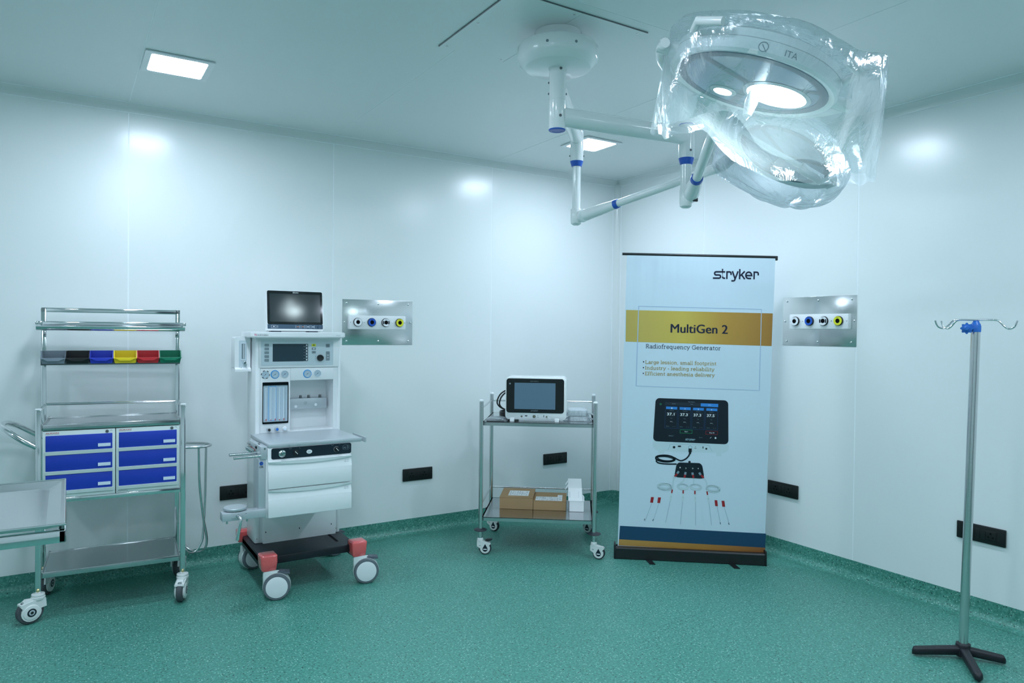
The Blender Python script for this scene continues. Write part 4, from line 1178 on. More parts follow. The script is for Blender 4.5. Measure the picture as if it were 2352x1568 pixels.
# breathing circuit block at the left of the drawer unit
gb = MB().rbox(xl(-3.094), xl(-3.060), -0.272, -0.15, 0.760, 0.826, 0.003)
gb.rbox(xl(-3.094), xl(-3.066), -0.20, 0.02, 0.792, 0.826, 0.010)
gb.build('gas_block', 'silver', am)
MB().lathe((xl(-3.073), -0.272, 0.815), (0, -1, 0), [(0.006, 0), (0.005, 0.002), (0, 0.002)], 12).build('screw', 'steel', am)
vl = MB()
for i in range(5):
    y = -0.135 + 0.03 * i
    vl.lathe((xl(-3.100), y, 0.782), (0, 1, 0), [(0.008, 0), (0.013, 0.004), (0.008, 0.010), (0.012, 0.016), (0.006, 0.022)], 14)
vl.build('valve', 'chrome', am)
MB().rbox(xl(-3.090), xl(-3.078), -0.14, 0.04, 0.786, 0.815, 0.003).build('foam_strip', 'foam', am)
MB().tube([(xl(-3.060), -0.262, 0.7795), (xl(-3.225), -0.275, 0.7795)], 0.0075, 12).build('breathing_bar', 'steel', am)
MB().tube([(xl(-3.060), -0.190, 0.782), (xl(-3.236), -0.222, 0.789)], 0.0075, 12).build('breathing_bar', 'steel', am)
MB().tube([(xl(-3.066), -0.03, 0.808), (xl(-3.11), -0.03, 0.812)], 0.006, 10).build('stub_tube', 'steel', am)
P_(xl(-3.102), xl(-3.066), -0.262, -0.15, 0.462, 0.760, 'support_column', 'silver', r=0.003)
P_(xl(-3.066), xl(-3.054), -0.262, -0.12, 0.455, 0.812, 'side_rib', 'white', r=0.002)
o = MB().lathe((xl(-3.088), -0.262, 0.7395), (0, -1, 0), [(0.0092, 0), (0.0092, 0.004), (0.0062, 0.0045), (0.004, 0.001), (0, 0.001)], 20).build('sensor_port', 'ring', am)
MB().lathe((xl(-3.088), -0.2634, 0.7395), (0, -1, 0), [(0.003, 0), (0.002, 0.001)], 10).build('pin', 'brass', o)
t_ = MB()
text(t_, 'O2%', (xl(-3.098), 0.716), (xl(-3.078), 0.716), 0.0095, pf_(-0.2628), 0, 0.02)
t_.build('sensor_lettering', 'ink', am, smooth=False)
P_(xl(-3.278), xl(-3.066), -0.278, -0.215, 0.464, 0.506, 'bag_arm', 'silver', r=0.004)
MB().lathe((xl(-3.208), -0.225, 0.507), (0, 0, 1), [(0.046, 0), (0.056, 0.004), (0.057, 0.013), (0.054, 0.016), (0, 0.016)], 36).build('absorber_seat', 'silver', am)
lv = MB().tube(spline([(xl(-3.203), -0.278, 0.486), (xl(-3.200), -0.300, 0.484), (xl(-3.197), -0.308, 0.470), (xl(-3.205), -0.308, 0.42), (xl(-3.212), -0.306, 0.372)], 5), 0.0085, 12)
lv.lathe((xl(-3.203), -0.278, 0.486), (0, -1, 0), [(0.012, 0), (0.010, 0.004), (0, 0.004)], 16)
lv.build('lock_lever', 'chrome', am)
for x in (-3.252, -3.155):
    MB().cyl((xl(x), -0.255, 0.448), (xl(x), -0.255, 0.466), 0.005, n=12).build('guide_pin', 'steel', am)
mk = MB()
for cx, cz, w in ((-3.225, 0.474, 0.020), (-3.165, 0.494, 0.010)):
    mk.box(xl(cx) - w / 2, xl(cx) + w / 2, -0.2786, -0.278, cz, cz + 0.0025)
vs, fs = strokes([arc(xl(-3.205), 0.480, 0.022, 0.022, -20, 40, 6)], 0.0007)
mk.add([(p[0], -0.2785, p[1]) for p in vs], fs)
mk.build('lock_marks', 'greyink', am, smooth=False)
# side rail at the right
rl = MB().rbox(xl(-2.500), xl(-2.490), -0.175, 0.03, 0.793, 0.822, 0.002)
rl.tube([(xl(-2.545), -0.13, 0.808), (xl(-2.495), -0.13, 0.808)], 0.006, 10).tube([(xl(-2.62), 0.0, 0.806), (xl(-2.495), 0.0, 0.806)], 0.006, 10)
rl.tube([(xl(-2.62), -0.13, 0.808), (xl(-2.53), -0.13, 0.808)], 0.006, 10)
rl.build('side_rail', 'silver', am)
# auxiliary oxygen flowmeter
fx, fy = xl(-3.084), 0.228
ax = MB().prism(rr(fx - 0.043, fx + 0.043, 1.205, 1.384, 0.010, 3), fy, fy + 0.10)
ax.prism([(fy + 0.10, 1.205), (fy, 1.205), (fy + 0.008, 1.215), (fy - 0.018, 1.199), (fy - 0.018, 1.187), (fy + 0.10, 1.187)], fx - 0.043, fx + 0.043, 'yz')
ax.build('oxygen_flowmeter', 'white', am, ang=30)
MB().prism(rr(fx - 0.020, fx + 0.022, 1.204, 1.364, 0.005, 3), fy - 0.0015, fy + 0.001).build('meter_recess', 'pale', am, smooth=False)
MB().ringprism(rr(fx - 0.011, fx + 0.017, 1.252, 1.352, 0.003, 2), rr(fx - 0.007, fx + 0.013, 1.257, 1.346, 0.002, 2), fy - 0.004, fy - 0.001).build('meter_frame', 'acryl', am, smooth=False)
MB().box(fx - 0.006, fx + 0.012, fy - 0.0025, fy - 0.0015, 1.258, 1.346).build('meter_tube', 'grey', am, smooth=False)
MB().cyl((fx + 0.006, fy - 0.004, 1.26), (fx + 0.006, fy - 0.004, 1.344), 0.002, n=8).build('meter_bore', 'whiteink', am)
MB().lathe((fx + 0.010, fy - 0.002, 1.237), (0, -1, 0), [(0.0105, 0), (0.0105, 0.010), (0.009, 0.020), (0.006, 0.021), (0.006, 0.016), (0, 0.016)], 18).build('meter_knob', 'chrome', am)
MB().lathe((fx - 0.010, fy - 0.004, 1.212), (0.12, -0.4, -1), [(0.0045, 0), (0.0045, 0.006), (0.0035, 0.006), (0.0042, 0.016), (0.003, 0.024), (0, 0.024)], 12).build('hose_barb', 'chrome', am)
# red foam wraps on the base corners
def wrap(cx, cy, w, z0, z1):
    b = MB()
    bm = bmesh.new()
    bmesh.ops.create_cube(bm, size=1.0)
    bmesh.ops.bevel(bm, geom=list(bm.edges), offset=0.14, segments=3, profile=0.5, affect='EDGES')
    bmesh.ops.subdivide_edges(bm, edges=list(bm.edges), cuts=1, use_grid_fill=True)
    rnd = random.Random(int(cx * 1000))
    for v in bm.verts:
        tp = 1.0 - 0.22 * max(0, 0.1 - v.co.z) * 1.2
        k = 1 + rnd.uniform(-0.03, 0.03)
        v.co = Vector((cx + v.co.x * w * tp * k, cy + v.co.y * w * tp * k, (z0 + z1) / 2 + v.co.z * (z1 - z0)))
    bm.verts.index_update()
    b.add([v.co.copy() for v in bm.verts], [[v.index for v in f.verts] for f in bm.faces])
    bm.free()
    return b.build('foam_wrap', 'foam', am, ang=50)
wrap(-0.242, -0.150, 0.088, 0.146, 0.236)
wrap(0.255, -0.150, 0.088, 0.146, 0.236)
wrap(-0.262, 0.372, 0.075, 0.170, 0.242)
wrap(0.255, 0.372, 0.075, 0.170, 0.242)
for x, y, an in ((-0.245, -0.178, -14), (0.250, -0.178, -14), (-0.252, 0.372, 15), (0.247, 0.372, 10)):
    caster(am, (x, y, 0), math.radians(an), 0.0695, 'twin', 0.150)

# ================================================================ patient monitor on the top shelf
pm = thing('patient_monitor', 'white patient monitor with a dark screen on top of the anaesthesia machine', 'monitor', (MX, -0.40, 1.414))
TL = 0.10
def tl(x, y, z):
    c, s_ = math.cos(TL), math.sin(TL)
    return (x, y * c + z * s_, z * c - y * s_)
def tput(y):
    return lambda a, b: tl(a, y, b)
a = (-0.1737, 0.0113)
b = (0.1571, 0.2566)
mx0, mx1 = a[0], b[0]
hz = 0.245
def mb_t(mb):
    mb.v = [tl(*p) for p in mb.v]; return mb
hs = MB().prism(rr(mx0, mx1, 0.008, hz, 0.012, 4), 0.0, 0.045)
hs.prism(rr(mx0 + 0.02, mx1 - 0.02, 0.012, hz - 0.02, 0.012, 4), 0.04, 0.075)
mb_t(hs).build('housing', 'gloss', pm, ang=30)
mb_t(MB().prism(rr(mx0 + 0.004, mx1 - 0.004, 0.045, hz - 0.003, 0.009, 4), -0.0015, 0.002)).build('bezel', 'glass', pm, smooth=False)
mb_t(MB().box(mx0 + 0.018, mx1 - 0.018, -0.0022, 0.0, 0.060, hz - 0.020)).build('display', 'lcd', pm, smooth=False)
mb_t(MB().box(mx0 + 0.004, mx1 - 0.004, -0.0015, 0.002, 0.019, 0.045)).build('button_strip', 'strip', pm, smooth=False)
W = mx1 - mx0
bt = MB()
for fx_ in (0.535, 0.625, 0.715, 0.805):
    for s_ in (0.0, 0.062):
        q = MB().box(mx0 + W * (fx_ - 0.035 + s_), mx0 + W * (fx_ - 0.035 + s_) + 0.0012, -0.002, -0.0014, 0.024, 0.040); mb_t(q); bt.add(q.v, q.f, 0)
q = MB()
for z in (0.024, 0.039):
    q.box(mx0 + W * 0.075, mx0 + W * 0.16, -0.002, -0.0014, z, z + 0.0008)
for xx in (0.075, 0.16):
    q.box(mx0 + W * xx, mx0 + W * xx + 0.0008, -0.002, -0.0014, 0.024, 0.039)
mb_t(q); bt.add(q.v, q.f, 0)
for k, (fx_, m_) in enumerate(((0.535, 1), (0.625, 1), (0.715, 0), (0.805, 0))):
    q = MB().box(mx0 + W * (fx_ - 0.012), mx0 + W * (fx_ + 0.018), -0.002, -0.0014, 0.030, 0.034); mb_t(q); bt.add(q.v, q.f, m_)
q = MB().box(mx0 + W * 0.105, mx0 + W * 0.135, -0.002, -0.0014, 0.030, 0.034).box(mx0 + W * 0.182, mx0 + W * 0.19, -0.002, -0.0014, 0.026, 0.029).box(mx0 + W * 0.180, mx0 + W * 0.192, -0.002, -0.0014, 0.033, 0.036); mb_t(q); bt.add(q.v, q.f, 0)
bt.build('button_symbols', ['whiteink', 'orange'], pm, smooth=False)
mb_t(MB().lathe((mx0 + W * 0.925, -0.001, 0.032), (0, -1, 0), [(0.012, 0), (0.0115, 0.008), (0.010, 0.010), (0, 0.010)], 24)).build('rotary_knob', 'strip', pm)
lg = MB()
text(lg, 'EDAN', (mx0 + W * 0.46, hz - 0.0145), (mx0 + W * 0.555, hz - 0.0145), 0.0062, tput(-0.0024), 0, 0.02)
lg.build('maker_lettering', 'whiteink', pm, smooth=False)
MB().rbox(mx0 + 0.03, mx0 + 0.085, 0.008, 0.085, 0, 0.016, 0.003).rbox(mx1 - 0.085, mx1 - 0.03, 0.008, 0.085, 0, 0.016, 0.003).build('foot', 'pedal', pm)
mb_t(MB().box(mx1 - 0.001, mx1 + 0.004, 0.01, 0.02, hz - 0.032, hz - 0.026)).build('alarm_tab', 'bin_green', pm, smooth=False)

# ================================================================ steel trolley
TR_O = (-1.656, -0.689, 0.0)
TR_YAW = math.atan2(-0.429, 0.561)
def tw_(u, v, z=0.0):
    c, s_ = math.cos(TR_YAW), math.sin(TR_YAW)
    return (TR_O[0] + u * c - v * s_, TR_O[1] + u * s_ + v * c, z)
tr = thing('steel_trolley', 'two-shelf stainless steel trolley on casters in front of the corner', 'trolley', TR_O, TR_YAW)
UL, UR, VB = -0.034, 0.692, 0.55
for u, v in ((UL, 0.0), (UR, 0.0), (UL, VB), (UR, VB)):
    p = MB().cyl((u, v, 0.100), (u, v, 0.985), 0.0138, n=20).build('post', 'steel', tr)
    MB().lathe((u, v, 0.985), (0, 0, 1), [(0.0145, -0.004), (0.0148, 0.003), (0.011, 0.008), (0, 0.009)], 20).build('end_cap', 'white', p)
    MB().lathe((u, v, 0.150), (0, 0, 1), [(0.014, 0), (0.038, 0.002), (0.043, 0.006), (0.040, 0.010), (0.020, 0.016), (0.014, 0.017)], 30).build('bumper', 'bumper', p)
    MB().lathe((u, v - 0.0135, 0.122), (0, -1, 0), [(0.005, 0), (0.004, 0.002), (0, 0.002)], 10).build('rivet', 'steel', p)
for nm, zt in (('upper_shelf', 0.850), ('lower_shelf', 0.237)):
    s_ = MB().prism(rr(UL + 0.008, UR - 0.008, 0.0, VB, 0.018, 4), zt - 0.004, zt, 'xy')
    s_.ringprism(rr(UL + 0.008, UR - 0.008, 0.0, VB, 0.018, 4), rr(UL + 0.016, UR - 0.016, 0.008, VB - 0.008, 0.012, 4), zt - 0.023, zt, 'xy')
    s_.build(nm, 'shelf', tr, ang=30)
for z, sides in ((0.937, 1), (0.316, 1)):
    MB().tube([(UL, VB, z), (UR, VB, z)], 0.006, 10).build('guard_rail', 'steel', tr)
    MB().tube([(UL, VB, z), (UL, 0.0, z)], 0.006, 10).build('guard_rail', 'steel', tr)
    MB().tube([(UR, VB, z), (UR, 0.0, z)], 0.006, 10).build('guard_rail', 'steel', tr)
for u, v, an in ((UL, 0, 5), (UR, 0, -12), (UL, VB, -25), (UR, VB, 150)):
    c = caster(tr, (u, v, 0), math.radians(an), 0.040, 'drop', 0.106)
    if (u, v) == (UL, 0):
        MB().prism([(0.03, 0.092), (0.045, 0.098), (0.078, 0.099), (0.074, 0.093), (0.055, 0.086)], -0.013, 0.013, 'xz').build('brake_pedal', 'black', c)

# ---- radiofrequency generator on the upper shelf
gn = thing('radiofrequency_generator', 'white generator with a rounded black touchscreen on the steel trolley', 'medical device', tw_(0, 0, 0.8505), TR_YAW)
gz = 0.8505
GV = 0.046
def G(p):                       # (u, absolute z) -> (u, local z)
    return (p[0], p[1] - gz)
a = G((0.1149, 0.8769))
b = G((0.5059, 1.1407))
x0, x1 = a[0] - 0.001, b[0] + 0.002
z0, z1 = 0.014, 0.288
hs = MB()
prof = rr(x0, x1, z0, z1, 0.026, 5)
prof2 = rr(x0 + 0.006, x1 - 0.006, z0 + 0.006, z1 - 0.004, 0.024, 5)
hs.prism(prof, GV + 0.006, GV + 0.19)
hs.ringprism(prof, prof2, GV + 0.006, GV + 0.0062)
n = len(prof)
vs = [(p[0], GV + 0.006, p[1]) for p in prof] + [(p[0], GV - 0.001, p[1]) for p in prof2]
hs.add(vs, [(i, (i + 1) % n, n + (i + 1) % n, n + i) for i in range(n)] + [tuple(range(n, 2 * n))])
hs.build('housing', 'gloss', gn, ang=50)
c0 = G((0.1203, 0.9079)); c1_ = G((0.4922, 1.1279))
bz = MB().prism(rr(c0[0] + 0.001, c1_[0], c0[1] + 0.001, c1_[1] + 0.001, 0.017, 5), GV - 0.0035, GV).build('bezel', 'glass', gn, smooth=False)
d0 = G((0.1722, 0.9329)); d1_ = G((0.4368, 1.1019))
MB().box(d0[0] + 0.001, d1_[0], GV - 0.0042, GV - 0.003, d0[1], d1_[1]).build('display', 'lcd2', gn, smooth=False)
lg = MB()
pg = lambda a_, b_: (a_, GV - 0.0041, b_)
e = G((0.3011, 1.1122))
text(lg, 'MULTIGEN 2', (e[0] - 0.026, e[1] - 0.002), (e[0] + 0.026, e[1] - 0.002), 0.006, pg, 0)
e = G((0.2779, 0.9210)); e2 = G((0.3283, 0.9221))
stryker(lg, (e[0] + 0.001, e[1] - 0.002), (e2[0] - 0.001, e2[1] - 0.002), 0.0075, pg, 0)
lg.build('screen_lettering', 'greyink', bz, smooth=False)
e = G((0.1437, 1.0955))
MB().prism(circ(e[0], e[1], 0.0055, 18), GV - 0.0040, GV - 0.003).build('power_button', 'grey', bz, smooth=False)
fc = [G((0.1871, 0.8587)), G((0.2148, 0.8987)), G((0.3859, 0.8995)), G((0.4199, 0.8638))]
vs, fs = strokes([[(fc[0][0], 0.022), (fc[1][0] - 0.004, fc[1][1] - 0.004), (fc[1][0] + 0.01, fc[1][1]), (fc[2][0] - 0.01, fc[2][1]), (fc[2][0] + 0.004, fc[2][1] - 0.004), (fc[3][0], 0.022)]], 0.0012)
pp = MB().add([(p[0], GV - 0.0016, p[1]) for p in vs], fs).build('port_panel_edge', 'pale', gn, smooth=False)
for px_, r, m1_ in (((0.2206, 0.8861), 0.0058, 'brass'), ((0.3015, 0.8865), 0.0095, 'brass'), ((0.3819, 0.8862), 0.0052, 'brass')):
    q = G(px_)
    o = MB().lathe((q[0], GV - 0.001, q[1]), (0, -1, 0), [(r, 0), (r, 0.003), (r * 0.7, 0.0035), (r * 0.7, 0.001), (0, 0.001)], 20).build('port', 'darksteel', gn)
    MB().lathe((q[0], GV - 0.0015, q[1]), (0, -1, 0), [(r * 0.62, 0), (r * 0.5, 0.002), (0, 0.002)], 14).build('port_core', m1_, o)
pk = MB()
q = G((0.2487, 0.8895)); pk.box(q[0] - 0.006, q[0] + 0.009, GV - 0.0022, GV - 0.001, q[1] - 0.003, q[1] + 0.003)
q = G((0.3637, 0.8892)); pk.box(q[0] - 0.0018, q[0] + 0.0018, GV - 0.0022, GV - 0.001, q[1] - 0.006, q[1] + 0.006)
q = G((0.3260, 0.8814)); pk.box(q[0] - 0.006, q[0] + 0.006, GV - 0.0022, GV - 0.001, q[1] - 0.001, q[1] + 0.0005)
q = G((0.3259, 0.8912)); pk.box(q[0] - 0.001, q[0] + 0.001, GV - 0.0022, GV - 0.001, q[1] - 0.003, q[1] + 0.003)
pk.build('port_symbol', 'ink', gn, smooth=False)
for u in (0.159, 0.448):
    MB().rbox(u - 0.0145, u + 0.0145, GV - 0.004, GV + 0.030, 0.0, 0.026, 0.004).build('foot', 'gloss', gn)
    MB().rbox(u - 0.0145, u + 0.0145, GV + 0.14, GV + 0.175, 0.0, 0.024, 0.004).build('foot', 'gloss', gn)

# ---- coiled black cable behind the generator
cb = thing('coiled_cable', 'coiled black power cable at the left of the generator on the trolley', 'cable', tw_(0.075, 0.24, 0.8505), TR_YAW)
cp1 = []
for i in range(90):
    t_ = i / 89
    a_ = 2 * PI * 4.2 * t_
    cp1.append((0.045 + 0.062 * math.cos(a_), 0.02 + 0.072 * math.sin(a_), 0.006 + 0.040 * t_ + 0.004 * math.sin(3 * a_)))
MB().tube(cp1, 0.0052, 8).build('coil', 'cable', cb)
MB().tube(spline([(0.09, 0.06, 0.045), (0.02, 0.00, 0.055), (-0.015, -0.03, 0.09), (-0.005, -0.03, 0.140), (0.030, -0.01, 0.175), (0.075, 0.01, 0.190), (0.12, 0.03, 0.175)], 7), 0.0052, 8).build('loose_loop', 'cable', cb)
MB().tube(spline([(0.09, 0.05, 0.040), (0.01, -0.01, 0.060), (-0.030, -0.04, 0.100), (-0.015, -0.03, 0.155), (0.025, 0.0, 0.185), (0.075, 0.02, 0.200), (0.12, 0.04, 0.185)], 7), 0.0052, 8).build('loose_loop', 'cable', cb)

# ---- clear pouch with dark accessories
po = thing('accessory_pouch', 'flat clear pouch of dark and silver accessories at the trolley corner', 'pouch', tw_(0.055, 0.075, 0.8505), TR_YAW)
MB().rbox(-0.062, 0.055, -0.040, 0.055, 0.0008, 0.007, 0.003).build('dark_insert', 'black', po)
MB().grid(lambda u, v: (0.0 + 0.05 * u, -0.035 + 0.05 * v, 0.011 + 0.006 * math.sin(9 * u) * math.sin(7 * v)), 10, 8).build('foil_sachet', 'foil', po)
MB().tube([(0.010, -0.030, 0.013), (0.052, 0.020, 0.020)], 0.003, 8).build('probe', 'silver', po)
def bump_sheet(x0, x1, y0, y1, zf, nu, nv, sd, amp):
    rnd = random.Random(sd)
    ph = [(rnd.uniform(4, 16), rnd.uniform(4, 16), rnd.uniform(0, 6)) for _ in range(5)]
    def f(u, v):
        e = (math.sin(PI * u) * math.sin(PI * v)) ** 0.35
        w = sum(math.sin(a_ * u + b_ * v + c_) for a_, b_, c_ in ph) / 5
        return (x0 + (x1 - x0) * u, y0 + (y1 - y0) * v, 0.002 + (zf + amp * w) * e)
    return MB().grid(f, nu, nv)
bump_sheet(-0.075, 0.070, -0.050, 0.12, 0.020, 22, 22, 3, 0.006).build('film', 'film2', po, recalc=False)

# ---- two boxes wrapped in plastic film
def wrapped(name, label, u, v, z, w, d, h, yaw_):
    t = thing(name, label, 'box', tw_(u, v, z), TR_YAW + yaw_, 'film wrapped boxes on the trolley')
    MB().rbox(-w / 2, w / 2, -d / 2, d / 2, 0.001, h, 0.004).build('carton', 'carton', t)
    rnd = random.Random(int(u * 1000 + z * 100))
    bm = bmesh.new()
    bmesh.ops.create_cube(bm, size=1.0)
    bmesh.ops.subdivide_edges(bm, edges=list(bm.edges), cuts=7, use_grid_fill=True)
    for q in bm.verts:
        k = 1.0 + rnd.uniform(0.0, 0.035)
        flare = 0.018 * max(0.0, 0.25 - q.co.z)
        q.co = Vector((q.co.x * (w + 0.012) * k + math.copysign(flare, q.co.x) * (abs(q.co.x) > 0.45), q.co.y * (d + 0.012) * k, max(0.0006, h / 2 + q.co.z * (h + 0.006) * (1 + rnd.uniform(0, 0.05)))))
    bm.verts.index_update()
    MB().add([q.co.copy() for q in bm.verts], [[q.index for q in f.verts] for f in bm.faces]).build('film', 'wrap', t, ang=60)
    ear = MB()
    for sg in (-1, 1):
        ear.grid(lambda a_, b_: (sg * (w / 2 + 0.004 + 0.045 * a_), -d * 0.35 + d * 0.7 * b_ * (1 - 0.35 * a_) + d * 0.12 * a_, h * (0.55 - 0.40 * a_) + 0.004 * math.sin(9 * b_ + 4 * a_)), 6, 10)
    ear.build('film_end', 'wrap', t, ang=60, recalc=False)
wrapped('wrapped_box', 'white box in crinkled film, lower of the two beside the generator', 0.588, 0.215, 0.8505, 0.108, 0.19, 0.030, 0.0)
wrapped('wrapped_box', 'white box in crinkled film, upper of the two beside the generator', 0.580, 0.212, 0.8835, 0.108, 0.17, 0.036, 0.02)

# ---- cartons on the lower shelf
LZ = 0.2375
def carton(label, u0, u1, v0, v1, h, yaw_=0.0):
    t = thing('cardboard_box', label, 'box', tw_(u0, v0, LZ), TR_YAW + yaw_, 'brown cartons on the lower shelf')
    w, d = u1 - u0, v1 - v0
    MB().rbox(0, w, 0, d, 0.0005, h - 0.0035, 0.0015).build('carton_body', 'board', t)
    MB().rbox(-0.001, w + 0.001, -0.0015, d, h - 0.003, h, 0.001).build('lid', 'board', t)
    MB().box(0.003, w - 0.003, 0.001, 0.01, h - 0.0040, h - 0.0028).build('lid_gap', 'hole', t, smooth=False)
    return t, w, d, h
t, w, d, h = carton('brown cardboard box at the left end of the trolley lower shelf', 0.064, 0.288, 0.229, 0.510, 0.0800)
lb = MB().box(w * 0.235, w * 0.845, d * 0.19, d * 0.72, h, h + 0.0006)
lb.build('address_label', 'paper', t, smooth=False)
def lines(par, x0, x1, y0, y1, z, rows, cols, sd, m='greyink', name='label_print'):
    rnd = random.Random(sd); q = MB()
    for r in range(rows):
        for c in range(cols):
            if rnd.random() < 0.75:
                xa = x0 + (x1 - x0) * (c + 0.08) / cols
                q.box(xa, xa + (x1 - x0) / cols * rnd.uniform(0.4, 0.85), y0 + (y1 - y0) * (r + 0.3) / rows, y0 + (y1 - y0) * (r + 0.62) / rows, z, z + 0.0003)
    q.build(name, m, par, smooth=False)
lines(t, w * 0.26, w * 0.82, d * 0.24, d * 0.68, h + 0.0006, 6, 8, 1)
t, w, d, h = carton('lower brown cardboard box in the middle of the trolley lower shelf', 0.291, 0.509, 0.226, 0.478, 0.0645)
MB().box(w * 0.06, w * 0.88, d * 0.02, d * 0.46, h, h + 0.0006).box(w * 0.73, w * 0.88, d * 0.46, d * 0.70, h, h + 0.0006).build('address_label', 'paper', t, smooth=False)
lines(t, w * 0.08, w * 0.86, d * 0.06, d * 0.42, h + 0.0006, 6, 10, 2)
MB().box(w * 0.295, w * 0.303, d * 0.02, d * 0.46, h + 0.0005, h + 0.0009).box(w * 0.535, w * 0.543, d * 0.02, d * 0.46, h + 0.0005, h + 0.0009).build('label_seam', 'greyink', t, smooth=False)
wt = thing('white_carton', 'slim white carton with its lid torn up, right end of lower shelf', 'box', tw_(0.5315, 0.213, LZ), TR_YAW + 0.03, None)
w, d, h = 0.096, 0.20, 0.072
MB().box(0, 0.002, 0, d, 0.0005, h).box(w - 0.002, w, 0.004, d, 0.0005, h).box(0, w, 0, 0.002, 0.0005, h).box(0, w, d - 0.002, d, 0.0005, h).box(0, w, 0, d, 0.0005, 0.003).build('carton_body', 'carton', wt, smooth=False)
MB().add([(-0.006, -0.002, h + 0.001), (w - 0.008, -0.002, h + 0.001), (w - 0.010, 0.090, h + 0.066), (-0.006, 0.090, h + 0.066), (-0.006, -0.002, h - 0.001), (w - 0.008, -0.002, h - 0.001), (w - 0.010, 0.092, h + 0.064), (-0.006, 0.092, h + 0.064)],
         [(0, 1, 2, 3), (7, 6, 5, 4), (0, 4, 5, 1), (1, 5, 6, 2), (2, 6, 7, 3), (3, 7, 4, 0)]).build('lid', 'carton', wt, smooth=False)
MB().add([(-0.006, 0.090, h + 0.066), (w - 0.010, 0.090, h + 0.066), (w - 0.014, 0.105, h + 0.127), (-0.008, 0.105, h + 0.127), (-0.006, 0.0915, h + 0.066), (w - 0.010, 0.0915, h + 0.066), (w - 0.014, 0.1065, h + 0.127), (-0.008, 0.1065, h + 0.127)],
         [(0, 1, 2, 3), (7, 6, 5, 4), (0, 4, 5, 1), (1, 5, 6, 2), (2, 6, 7, 3), (3, 7, 4, 0)]).build('lid_flap', 'carton', wt, smooth=False)
for z in (0.070, 0.100):
    MB().add([(-0.006, 0.094, h + z + 0.010), (-0.006, 0.098, h + z + 0.020), (-0.026, 0.085, h + z - 0.006), (-0.026, 0.082, h + z - 0.014), (-0.005, 0.0955, h + z + 0.010), (-0.005, 0.0995, h + z + 0.020), (-0.025, 0.0865, h + z - 0.006), (-0.025, 0.0835, h + z - 0.014)],
             [(0, 1, 2, 3), (7, 6, 5, 4), (0, 4, 5, 1), (1, 5, 6, 2), (2, 6, 7, 3), (3, 7, 4, 0)]).build('torn_tab', 'carton', wt, smooth=False)
MB().add([(w - 0.006, 0.0, h), (w - 0.004, 0.06, h + 0.030), (w + 0.006, 0.075, h + 0.012), (w + 0.004, 0.012, h - 0.002), (w - 0.005, 0.0, h - 0.001), (w - 0.003, 0.06, h + 0.029), (w + 0.007, 0.075, h + 0.011), (w + 0.005, 0.012, h - 0.003)],
         [(0, 1, 2, 3), (7, 6, 5, 4), (0, 4, 5, 1), (1, 5, 6, 2), (2, 6, 7, 3), (3, 7, 4, 0)]).build('side_flap', 'carton', wt, smooth=False)
q = MB()
for k in range(7):
    s0, s1 = 0.25 + 0.07 * k, 0.28 + 0.07 * k
    f = lambda x, s_: (x, -0.0026 + 0.0915 * s_, h + 0.0012 + 0.0655 * s_)
    q.add([f(0.002, s0), f(0.006, s0), f(0.006, s1), f(0.002, s1)], [(0, 1, 2, 3)])
    q.add([f(0.062, s0 + 0.02), f(0.064, s0 + 0.02), f(0.064, s1 + 0.02), f(0.062, s1 + 0.02)], [(0, 1, 2, 3)])
q.build('label_print', 'greyink', wt, smooth=False)

# ================================================================ pull-up banner
BN_O = (-1.002, -1.182, 0.0)
BN_YAW = math.atan2(-0.587, 0.722)
bn = thing('pull_up_banner', 'tall pull-up banner stand with gold band and printed device picture', 'banner', BN_O, BN_YAW)
CVY = 0.040
def warp(u, z):
    return CVY
def bput(layer):
    return lambda a, b: (a, warp(a, b) - 0.0005 * layer, b)
def bq(mb, p, m=0, layer=1, nu=1, nv=1):
    """quad p = TL, TR, BR, BL"""
    tl_, tr__, br_, bl_ = p
    def f(u, v):
        x = (tl_[0] * (1 - u) + tr__[0] * u) * (1 - v) + (bl_[0] * (1 - u) + br_[0] * u) * v
        z = (tl_[1] * (1 - u) + tr__[1] * u) * (1 - v) + (bl_[1] * (1 - u) + br_[1] * u) * v
        return (x, warp(x, z) - 0.0005 * layer, z)
    mb.grid(f, nu, nv, m)
CT = ((0.0594, 1.9213), (0.9662, 1.9012), (0.9273, 0.0384), (0.0231, 0.0413))
cv = MB()
bq(cv, CT, 0, 0, 40, 40)
cvs = cv.build('canvas', 'canvas', bn, recalc=False)
sd_ = MB()
bq(sd_, CT, 0, -2, 40, 40)
sd_.build('canvas_back', 'canvas', bn, recalc=False)
q = MB(); bq(q, ((0.0582, 1.5753), (0.9557, 1.5595), (0.9516, 1.3573), (0.0574, 1.3742)), 0, 1, 40, 8); q.build('gold_band', 'b_gold', bn, recalc=False, label='gold printed band')
q = MB(); bq(q, ((0.0368, 0.2008), (0.9350, 0.1911), (0.9318, 0.1031), (0.0324, 0.1143)), 0, 1, 40, 4); q.build('navy_band', 'b_navy', bn, recalc=False, label='navy printed band')
q = MB(); bq(q, ((0.0324, 0.1143), (0.9318, 0.1031), (0.9297, 0.0671), (0.0301, 0.0757)), 0, 1, 40, 3); q.build('orange_band', 'b_orange', bn, recalc=False, label='orange printed band')
ed = MB()
e4 = [(0.1368, 1.5992), (0.8876, 1.5847), (0.8819, 1.0806), (0.1269, 1.0942)]
for i, wd in ((0, 0.0035), (1, 0.0045), (2, 0.0030), (3, 0.0055)):
    j = (i + 1) % 4
    pa, pb = e4[i], e4[j]
    pts_ = [(pa[0] + (pb[0] - pa[0]) * k / 20, pa[1] + (pb[1] - pa[1]) * k / 20) for k in range(21)]
    vs, fs = strokes([pts_], wd)
    f_ = bput(1.6)
    ed.add([f_(*p) for p in vs], fs)
